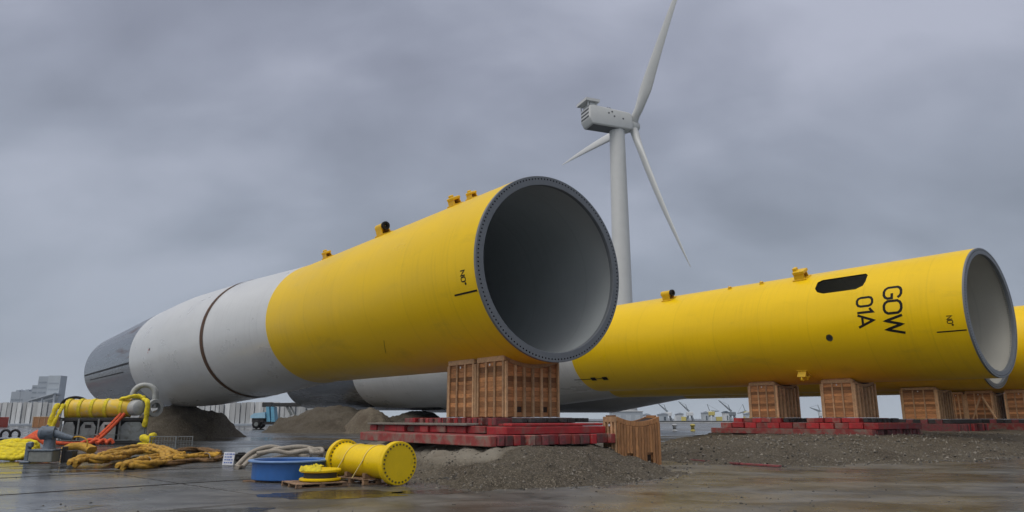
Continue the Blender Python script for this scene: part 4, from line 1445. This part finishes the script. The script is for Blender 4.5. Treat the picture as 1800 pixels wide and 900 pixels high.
b = B(); b.tube(smooth_path([(.9, .2, .95), (1.2, .2, .98), (1.5, .15, .85), (1.55, .1, .6)]), .03, n=8); b.done('line', M['sling_tan'], win, smooth=60)
b = B(); b.box((.55, .6, .3), (.12, .3, .6), bev=.02); b.box((.72, .75, .22), (.3, .5, .44), bev=.02); b.done('side_bracket', M['tool_dark'], win)

# big upending tool: yellow drum on a grey frame
T0, T1 = at(92, 782), at(268, 780)
tl = thing('lifting_tool', 'long yellow drum on a dark grey frame, with slings and grey hoops', 'lifting tool', T0, math.atan2(T1.y - T0.y, T1.x - T0.x))
TL = (T1 - T0).length
b = B()
b.tube([(.5, 0, 2.28), (TL - 1.55, 0, 2.38)], .62, n=40)
b.done('drum', M['drum'], tl, smooth=40)
for k, x in enumerate((.75, 1.45, 2.15, 2.95, 3.85)):
    if x > TL - 1.6: continue
    b = B(); b.lathe([(.61, -.12), (.665, -.1), (.67, .1), (.61, .12)], n=40, axis='y'); o = b.done('sling_wrap', M['sling'], tl, loc=(x, 0, 2.29 + .013 * x), smooth=40); o.rotation_euler = (0, 0, R(-90 - 14))
b = B(); b.lathe([(.001, -.5), (.30, -.5), (.48, -.36), (.52, -.1), (.52, .2), (.44, .3)], n=36, axis='y'); o = b.done('end_cap', M['tool_pale'], tl, loc=(TL - 1.2, -.5, 2.38), smooth=40); o.rotation_euler = (0, 0, R(40))
b = B(); b.lathe([(.36, 0), (.58, .0), (.60, .05), (.60, .24), (.36, .3)], n=28, axis='y'); o = b.done('end_plate', M['tool_pale'], tl, loc=(TL - .05, .2, 2.38), smooth=40); o.rotation_euler = (0, 0, R(40))
# frame
b = B()
b.box((TL / 2 - .1, 0, 1.62), (TL - .8, 1.1, .22), bev=.03)
b.box((TL / 2 - .1, .5, .9), (TL - 1.0, .1, 1.5))
b.box((TL / 2, 0, .14), (TL - .5, 1.5, .22), bev=.03)
b.done('frame', M['tool_dark'], tl)
for k, (x, w, m) in enumerate(((.9, .7, 'tool_grey'), (2.0, .9, 'tool_grey'), (3.15, .95, 'tool_pale'), (4.6, 1.5, 'tool_grey'))):
    b = B()
    poly = [(x - w / 2, .25), (x + w / 2, .25), (x + w / 2, 1.15), (x + w * .28, 1.45), (x - w * .28, 1.45), (x - w / 2, 1.1)]
    b.prism(poly, -.62, -.55)
    pn = b.done('plate', M[m], tl)
    if k in (1, 2):
        b = B(); b.box((x, -.63, 1.18), (w * .4, .03, .2), bev=.01); b.done('slot', M['rubber'], pn)
for x in (.45, 1.45, 2.6, 3.85, 5.45):
    b = B(); b.box((x, -.66, .85), (.10, .16, 1.6), bev=.015); b.done('post', M['tool_grey'], tl)
b = B(); b.bar((.3, -.78, .62), (TL - 1.2, -.78, .62), .05); b.bar((.3, -.78, .28), (TL - 1.2, -.78, .28), .05); b.done('guard_rail', M['tool_grey'], tl)
# hoops
b = B()
for dx in (0, .18):
    b.tube([(TL - 1.62 + dx * .5, .5 + dx, 2.5)] + arc((TL - .92 + dx * .4, .5 + dx, 3.25), .70, R(180), R(0), 16) + [(TL - .20 + dx * .3, .4 + dx, 2.4)], .17, n=14)
b.done('hoop', M['tool_pale'], tl, smooth=50)
for dy, m in ((0, 'rubber'), (.25, 'tool_grey')):
    b = B(); b.tube(smooth_path([(.05, dy, 2.3), (.35, dy, 2.85), (.9, dy, 3.05), (1.4, dy, 2.95), (1.55, dy, 2.7)]), .09, n=12); b.done('hose', M[m], tl, smooth=50)
# slings of the tool
for pts, r, m in (
    ([(.1, -.5, 2.6), (.0, -.75, 2.2), (-.12, -.8, 1.4), (-.25, -.85, .75)], .16, 'sling'),
    ([(.42, -.55, 2.6), (.28, -.8, 2.0), (.05, -.85, 1.3), (-.05, -.85, .8)], .13, 'sling'),
    ([(TL - 2.3, -.2, 2.9), (TL - 1.75, -.45, 3.08), (TL - 1.2, -.2, 3.15), (TL - .75, -.3, 3.0)], .2, 'sling'),
    ([(TL - .8, -.5, 3.0), (TL - .5, -.85, 2.7), (TL - .48, -.9, 1.7), (TL - .55, -.9, 1.1)], .17, 'sling'),
):
    rope('hanging_sling', pts, r, M[m], None, None, parent=tl, n=14, flat=.7, lump=.22)
# tail of orange sling coming down from the tool and lying on the ground
to_w = lambda x, y, z: tl.matrix_basis @ Vector((x, y, z))
yw = math.atan2(T1.y - T0.y, T1.x - T0.x)
LW = lambda x, y, z: Vector((T0.x + x * math.cos(yw) - y * math.sin(yw), T0.y + x * math.sin(yw) + y * math.cos(yw), z))
org = thing('orange_sling', 'orange-red sling slanting from the yellow drum down to the ground', 'sling', T0)
b = B()
for d in (0, .2):
    b.tube(smooth_path([LW(TL - 2.0 + d, -.8, 2.0) - T0, LW(TL - 2.5 + d, -1.0, 1.3) - T0, LW(TL - 3.1 + d, -1.3, .55) - T0, LW(TL - 3.6 + d, -1.8, .16) - T0, LW(TL - 4.6, -2.4 - d, .14) - T0, LW(TL - 5.6, -2.6 - d, .25) - T0]), .11, n=10)
for k in range(4):
    b.tube(smooth_path([LW(2.0 + k * .5, -2.5 - .2 * k, .14) - T0, LW(2.5 + k * .4, -2.3 - .2 * k, .36) - T0, LW(3.0 + k * .3, -2.6 - .1 * k, .14) - T0]), .11, n=8)
b.done('webbing', M['orange'], org, smooth=60)
b = B(); b.tube(arc((0, 0, 0), .14, 0, R(360), 20)[:-1], .035, n=8, closed=True); o = b.done('shackle', M['galv'], org, loc=LW(TL - 3.2, -1.35, .62) - T0, smooth=60); o.rotation_euler = (R(70), 0, R(30))
# yellow and orange bundle behind the winch, and the small yellow cloth bundle
c = at(132, 797)
b = B()
for k in range(3): b.tube(smooth_path([(-.6, .2 * k, .16), (-.2, .2 * k, .34), (.25, .1 + .2 * k, .30), (.7, .2 * k, .15)]), .17, n=12)
tag(b.done('sling_bundle', M['sling_tan'], loc=c, smooth=60), 'short yellow-orange sling bundle on the ground left of the orange sling', 'sling bundle')
c = at(57, 785)
b = B()
for k in range(4): b.tube(smooth_path([(-.9, .25 * k, .2), (-.3, .25 * k, .42 + .12 * k), (.3, .1 + .25 * k, .45 + .1 * k), (.9, .2 * k, .18)]), .2, n=12)
tag(b.done('sling_bundle', M['orange'], loc=c, smooth=60), 'heaped orange sling behind the grey winch head', 'sling bundle')
c = at(256, 786)
b = B(); b.box((0, 0, .45), (.8, .5, .4), rot=Matrix.Rotation(R(25), 3, 'Y'), bev=.12); b.box((.35, 0, .65), (.4, .45, .35), rot=Matrix.Rotation(R(-20), 3, 'Y'), bev=.1); b.box((0, 0, .13), (.9, .6, .26), bev=.08)
tag(b.done('cloth_bundle', M['sling'], loc=c, smooth=60), 'pale yellow folded cloth bundle behind the tan slings', 'cloth bundle')
c = at(8, 774)
b = B()
for k in range(2): b.tube(arc((k * .75, 0, .42), .36, R(-30), R(210), 16), .09, n=10)
b.box((.4, .0, .06), (1.8, .4, .12), bev=.02)
tag(b.done('hose_loops', M['rubber'], loc=c, smooth=60), 'two upright black hose loops above the bright yellow slings', 'hose')

# wire mesh panels
for k, (px, py, w) in enumerate(((285, 790, 1.55), (322, 790, 1.0))):
    c = at(px, py)
    t = thing('mesh_panel', ('wider low wire mesh panel standing behind the tan slings', 'narrow low wire mesh panel at the foot of the dark gravel heap')[k], 'mesh panel', c, R(-6), 'low wire mesh panels')
    b = B()
    for x in (-w / 2, w / 2): b.bar((x, 0, 0), (x, 0, .72), .05)
    for z in (.05, .70): b.bar((-w / 2, 0, z), (w / 2, 0, z), .04)
    b.done('frame', M['galv'], t)
    b = B()
    n = int(w / .16)
    for i in range(1, n): b.bar((-w / 2 + w * i / n, 0, .05), (-w / 2 + w * i / n, 0, .70), .02)
    for z in (.25, .47): b.bar((-w / 2, 0.01, z), (w / 2, 0.01, z), .018)
    b.done('wire', M['galv'], t)
    b = B()
    for x in (-w / 2, w / 2): b.box((x, 0, .03), (.08, .5, .06), bev=.01)
    b.done('foot', M['tool_grey'], t)

# ---------------------------------------------------------------- far left: windbreak wall, machine, boxes, buildings
wall = thing('windbreak_wall', 'long pale grey windbreak wall of tall narrow concrete slabs at the back left', 'wall', (0, 166, 0))
b = B()
x = -190.0
rw = random.Random(9)
while x < -36:
    w = .9 + rw.random() * .5
    hgt = 5.1 + rw.random() * .25
    b.box((x + w / 2, rw.random() * .5, hgt / 2), (w * (.72 + .2 * rw.random()), .5, hgt))
    x += w
b.done('slab', M['concrete'], wall)
b = B(); b.box((-113, .9, 2.3), (154, .3, 4.6)); b.box((-113, -.6, .25), (156, 1.2, .5), bev=.05); b.done('backing', M['bldg'], wall)


def boxy(b, x0, x1, y0, y1, z0, z1): b.box(((x0 + x1) / 2, (y0 + y1) / 2, (z0 + z1) / 2), (x1 - x0, y1 - y0, z1 - z0))


YB = 620.0
kx = YB / F
bl = thing('office_block', 'big stepped grey tower block far behind the windbreak wall', 'building', ((65 - 900) / 1.0257 * kx, YB, 0))
vols = [(-36, 36, 712, 733), (-18, 36, 685, 733), (-9, 36, 666, 690), (-28, -16, 694, 733), (-16, -10, 676, 690)]
b = B()
boxy(b, 10 * kx, 31 * kx, 0, 9, 0, (735 - 663) * kx + EYE)
b.done('tower_wall', M['bldg2'], bl)
b = B()
boxy(b, -9 * kx, 8 * kx, 1.5, 9.5, 0, (735 - 664) * kx + EYE)
boxy(b, -20 * kx, -9 * kx - .01, 3, 9.5, 0, (735 - 679) * kx + EYE)
boxy(b, -30 * kx, -20 * kx - .01, 4.5, 9.5, 0, (735 - 690) * kx + EYE)
boxy(b, -37 * kx, -30 * kx - .01, 6, 9.5, 0, (735 - 702) * kx + EYE)
b.done('wing_wall', M['bldg'], bl)
b = B(); boxy(b, 8 * kx, 10 * kx, 2.5, 9.5, 0, (735 - 664) * kx + EYE); b.done('dark_joint', M['glass'], bl)
for k in range(7):
    z = 6 + k * 4.3
    b = B(); b.box((-.5 * kx, 1.4, z), (13 * kx, .2, 1.2)); b.done('window', M['glass'], bl)
    if k < 6:
        b = B(); b.box((-14.5 * kx, 2.9, z), (9 * kx, .2, 1.2)); b.done('window', M['glass'], bl)
for k in range(6):
    b = B(); b.box((20.5 * kx, -.1, 6 + k * 5), (17 * kx, .2, .9)); b.done('window', M['bldg'], bl)
b = B()
b.prism([(-2 * kx, (735 - 704) * kx), (40 * kx, (735 - 692) * kx), (40 * kx, (735 - 690) * kx), (-2 * kx, (735 - 702) * kx)], -14, -1)
for x in (0, 20, 40): b.bar((x * kx, -12, 0), (x * kx, -12, (735 - 703 + x * .25) * kx), 1.2)
b.done('sloping_roof', M['bldg2'], bl)
for k, (x0, x1, y, lb, mm) in enumerate(((-8, 8, 686, 'low grey building at the far left edge behind the windbreak wall', 'bldg'), (9, 26, 685, 'second low grey building with roof masts, left of the stepped tower block', 'bldg'))):
    t = thing('far_building', lb, 'building', ((x0 + x1 - 1800) / 2 / 1.0257 * kx, YB + 15, 0), 0, 'low buildings at the far left')
    hw2 = (x1 - x0) / 2 * kx
    b = B(); b.box((0, 8, (735 - y) * kx / 2), (hw2 * 2, 16, (735 - y) * kx)); b.done('wall', M[mm], t)
    b = B(); b.box((-hw2 * .4, 8, (735 - y) * kx + .8), (hw2 * .7, 8, 1.6))
    b.bar((hw2 * .2, 6, (735 - y) * kx), (hw2 * .2, 6, (735 - y + 5) * kx), .5); b.done('roof_plant', M['bldg'], t)
    for j in range(4):
        q = B(); q.box((0, -.1, 4 + j * 4.5), (hw2 * 1.7, .2, 1.4)); q.done('window', M['glass'], t)

# orange crate and red container at the wall
c = at(72, 751)
t = thing('shipping_crate', 'tan wooden shipping crate at the foot of the windbreak wall', 'crate', c, R(2))
b = B(); b.box((0, 1.5, .95), (3.5, 3, 1.9), bev=.03); b.done('body', M['wood'], t)
b = B(); b.box((0, 1.5, 1.93), (3.65, 3.1, .1)); b.done('lid', M['wood_pale'], t)
for x in (-1.6, -.55, .55, 1.6):
    b = B(); b.box((x, -.03, .95), (.12, .06, 1.8)); b.done('batten', M['wood_pale'], t)
c = at(2, 751)
t = thing('red_container', 'red steel container cut by the left edge of the picture', 'container', c)
b = B(); b.box((-2.2, 1.2, .95), (3.6, 2.4, 1.9), bev=.04)
for k in range(9): b.box((-3.8 + k * .4, -.03, .95), (.14, .08, 1.7))
b.done('body', M['red_box'], t)
b = B()
for x in (-3.9, -.5):
    for z in (.1, 1.8): b.box((x, -.02, z), (.2, .14, .2))
b.done('corner_casting', M['red_worn'], t)

# light-blue machine with a dark boom
YM = 122.0
km = YM / F
mc = Vector(((495 - 900) * km, YM, 0))
mx = lambda px: (px - 495) * km
mz = lambda py: (735 - py) * km + EYE
mch = thing('telehandler', 'light blue handling machine with a dark level boom, between two gravel heaps', 'machine', mc)
b = B(); b.box((mx(468), 0, mz(737)), (2.0, 2.1, 1.1), bev=.12); b.box((mx(487), .2, .9), (3.6, 2.0, .5), bev=.05); b.done('chassis', M['tool_dark'], mch)
b = B(); b.prism([(mx(456), mz(735)), (mx(456), mz(731)), (mx(462), mz(727)), (mx(480), mz(725)), (mx(481), mz(735))], -1.3, 1.3); b.done('hood', M['cyanwhite'], mch)
for px in (484, 492):
    b = B(); b.prism([(mx(px - 4), mz(716)), (mx(px + 1), mz(716)), (mx(px + 5), mz(741)), (mx(px - 1), mz(741))], -.9, .9); b.done('mast', M['lightblue'], mch)
b = B(); b.box((mx(508), 0, mz(712.5)), (74 * km, .7, .62), bev=.04); b.box((mx(480), 0, mz(712.5)), (1.6, .9, .8), bev=.05); b.done('boom', M['tool_dark'], mch)
b = B(); b.bar((mx(512), 0, mz(714)), (mx(522), 0, mz(730)), .35); b.bar((mx(518), 0, mz(714)), (mx(528), 0, mz(730)), .25); b.done('strut', M['tool_grey'], mch)
for px in (467, 505):
    for y in (-1.1, 1.1):
        w = B(); w.lathe([(.2, -.22), (.62, -.2), (.72, -.12), (.72, .12), (.62, .2), (.2, .22)], n=24, axis='y')
        wo = w.done('wheel', M['rubber'], mch, loc=(mx(px), y, .72), smooth=40)
        w = B(); w.lathe([(.001, -.24), (.34, -.24), (.36, .24), (.001, .24)], n=16, axis='y'); w.done('rim', M['tool_grey'], wo, smooth=40)

# ---------------------------------------------------------------- far right: port across the water
YP = 505.0
kp = YP / F
pxp = lambda px: (px - 900) * kp


def harbour_crane(px, tip, base_h, m, label):
    t = thing('harbour_crane', label, 'crane', (pxp(px), YP, 0), 0, 'cranes on the far shore')
    b = B()
    for x in (-2.2, 2.2):
        for y in (-2.2, 2.2): b.bar((x, y, 0), (x * .5, y * .5, base_h), .55)
    b.bar((-2, -2, base_h * .5), (2, -2, base_h * .5), .35)
    b.done('portal', M['crane_grey'], t)
    b = B(); b.box((0, 0, base_h + 1.2), (4.2, 3.6, 2.6), bev=.2); b.done('cabin', M[m], t)
    b = B()
    tp = Vector((tip[0] * kp, 0, tip[1] * kp))
    o = Vector((0, 0, base_h + 2))
    for dy in (-.6, .6): b.bar(o + Vector((0, dy, 0)), tp + Vector((0, dy * .3, 0)), .35)
    b.bar(o + Vector((0, 0, 1.2)), tp, .35)
    for k in range(1, 8):
        q = o.lerp(tp, k / 8); b.bar(q + Vector((0, 0, 1.2 * (1 - k / 8))), q + Vector((.8, .5, 0)), .18)
    b.done('boom', M['crane_grey'], t)
    b = B(); b.bar(o + Vector((-1, 0, 1)), o + Vector((-2.5, 0, 5.5)), .35); b.bar(o + Vector((-2.5, 0, 5.5)), tp, .12); b.done('stay', M['crane_grey'], t)
    return t


harbour_crane(1168, (-18, 30), 3.2, 'white_box', 'far crane with its boom raised steeply left, nearest the lone crate')
harbour_crane(1205, (-18, 32), 3.4, 'white_box', 'far crane with a thick pale boom, second from the lone crate')
harbour_crane(1242, (14, 16), 3.6, 'crane_yellow', 'far pale yellow crane on the shore across the water')
harbour_crane(1278, (-22, 34), 3.4, 'crane_grey', 'far crane with a long dark raised boom, left of the red mats')
harbour_crane(1303, (-16, 12), 3.6, 'crane_yellow', 'far crane with a low boom, just above the left end of the red mats')
harbour_crane(1432, (-20, 22), 3.2, 'white_box', 'far crane seen in the gap between the two lug-side crates')
for k, (px, w, h, m, lb) in enumerate(((1180, 9, 4.2, 'white_box', 'white shed on the far shore beside the first crane'), (1222, 7, 5.0, 'pale_shed', 'pale blue-white shed on the far shore between two cranes'),
                                       (1256, 6, 5.2, 'white_box', 'small bright white shed right of the yellow far crane'), (1292, 8, 4.4, 'pale_shed', 'pale shed near the dark raised boom on the far shore'),
                                       (1318, 6, 4.6, 'white_box', 'white shed hard beside the left lug-side crate'), (1440, 8, 3.8, 'white_box', 'white shed in the first gap between crates'),
                                       (1560, 6, 4.4, 'white_box', 'white shed in the second gap between crates'), (1580, 8, 6.4, 'pale_shed', 'white shed with a dark sloping roof in the second gap'),
                                       (1148, 12, 4.0, 'bldg2', 'low grey shed seen above the hollow of the lone crate'), (1120, 10, 3.6, 'white_box', 'low white shed at the left end of the far shore'))):
    t = thing('harbour_shed', lb, 'shed', (pxp(px), YP - 12 - k, 0), 0, 'sheds on the far shore')
    wm = w * kp * 1.2
    b = B(); b.box((0, 0, h / 2), (wm, 6, h)); b.done('wall', M[m], t)
    b = B(); b.prism([(-wm / 2 - .4, h), (wm / 2 + .4, h), (wm / 2 + .4, h + .3), (0, h + (3.5 if k == 7 else 1.2)), (-wm / 2 - .4, h + .3)], -3.4, 3.4); b.done('roof', M['dark_roof' if k in (7, 2) else 'bldg'], t)
    b = B(); b.box((wm * .15, -3.05, h * .35), (wm * .25, .12, h * .6)); b.done('door', M['dark_roof'], t)
for k in range(16):
    px = 1120 + (k * 53) % 215 + (k % 3) * 2
    if k > 12: px = (1425, 1555, 1572)[k - 13]
    cm, cn = (('white_box', 'white'), ('pale_shed', 'pale grey'), ('crane_yellow', 'pale yellow'))[k % 3]
    t = thing('shipping_container', cn + ' container, a speck among others on the far shore', 'container', (pxp(px), YP - 28 - (k % 4) * 2, 0), (k % 5 - 2) * .2, cn + ' containers on the far shore')
    b = B(); b.box((0, 0, 1.3), (3.4 + k % 3, 2.4, 2.6)); b.done('body', M[cm], t)
t = thing('transformer_station', 'low pale transformer shed at the foot of the wind turbine', 'shed', (32.2, 203, 0), R(4))
b = B(); b.box((0, 2, 1.75), (8.6, 4, 3.5), bev=.05); b.done('wall', M['bldg2'], t)
b = B(); b.box((0, 2, 3.6), (9.0, 4.4, .25), bev=.03); b.done('roof', M['white_box'], t)
for x in (-2.6, .2, 2.8):
    b = B(); b.box((x, -.04, 1.3), (1.5, .1, 2.4), bev=.02); b.done('door', M['pale_shed'], t)
# mooring bollards on the quay
for px, m, lb in ((1186, 'white_box', 'white mooring bollard beyond the lone crate'), (1218, 'crane_yellow', 'yellow mooring bollard beyond the gravel bank')):
    c = at(px, 757.5)
    t = thing('mooring_bollard', lb, 'bollard', c, 0, 'mooring bollards behind the gravel bank')
    b = B(); b.lathe([(.36, 0), (.36, .06), (.24, .12), (.22, .55), (.34, .66), (.36, .82), (.2, .92), (.001, .94)], n=24); b.done('body', M[m], t, smooth=40)
    b = B(); b.lathe([(.225, .28), (.232, .28), (.232, .42), (.225, .42)], n=24, close=True); b.done('dark_band', M['black'], t)

# ---------------------------------------------------------------- damp air between us and the far shore
hm = bpy.data.materials.new('haze')
hm.use_nodes = True
ht = hm.node_tree
ht.nodes.clear()
pv = nd(ht, 'ShaderNodeVolumePrincipled')
pv.inputs['Color'].default_value = (.80, .88, 1.0, 1)
pv.inputs['Density'].default_value = .00017
ho = nd(ht, 'ShaderNodeOutputMaterial')
ht.links.new(pv.outputs[0], ho.inputs['Volume'])
b = B()
b.box((0, 1300, 72), (5600, 3200, 158))
hz_o = tag(b.done('haze', hm), kind='stuff')
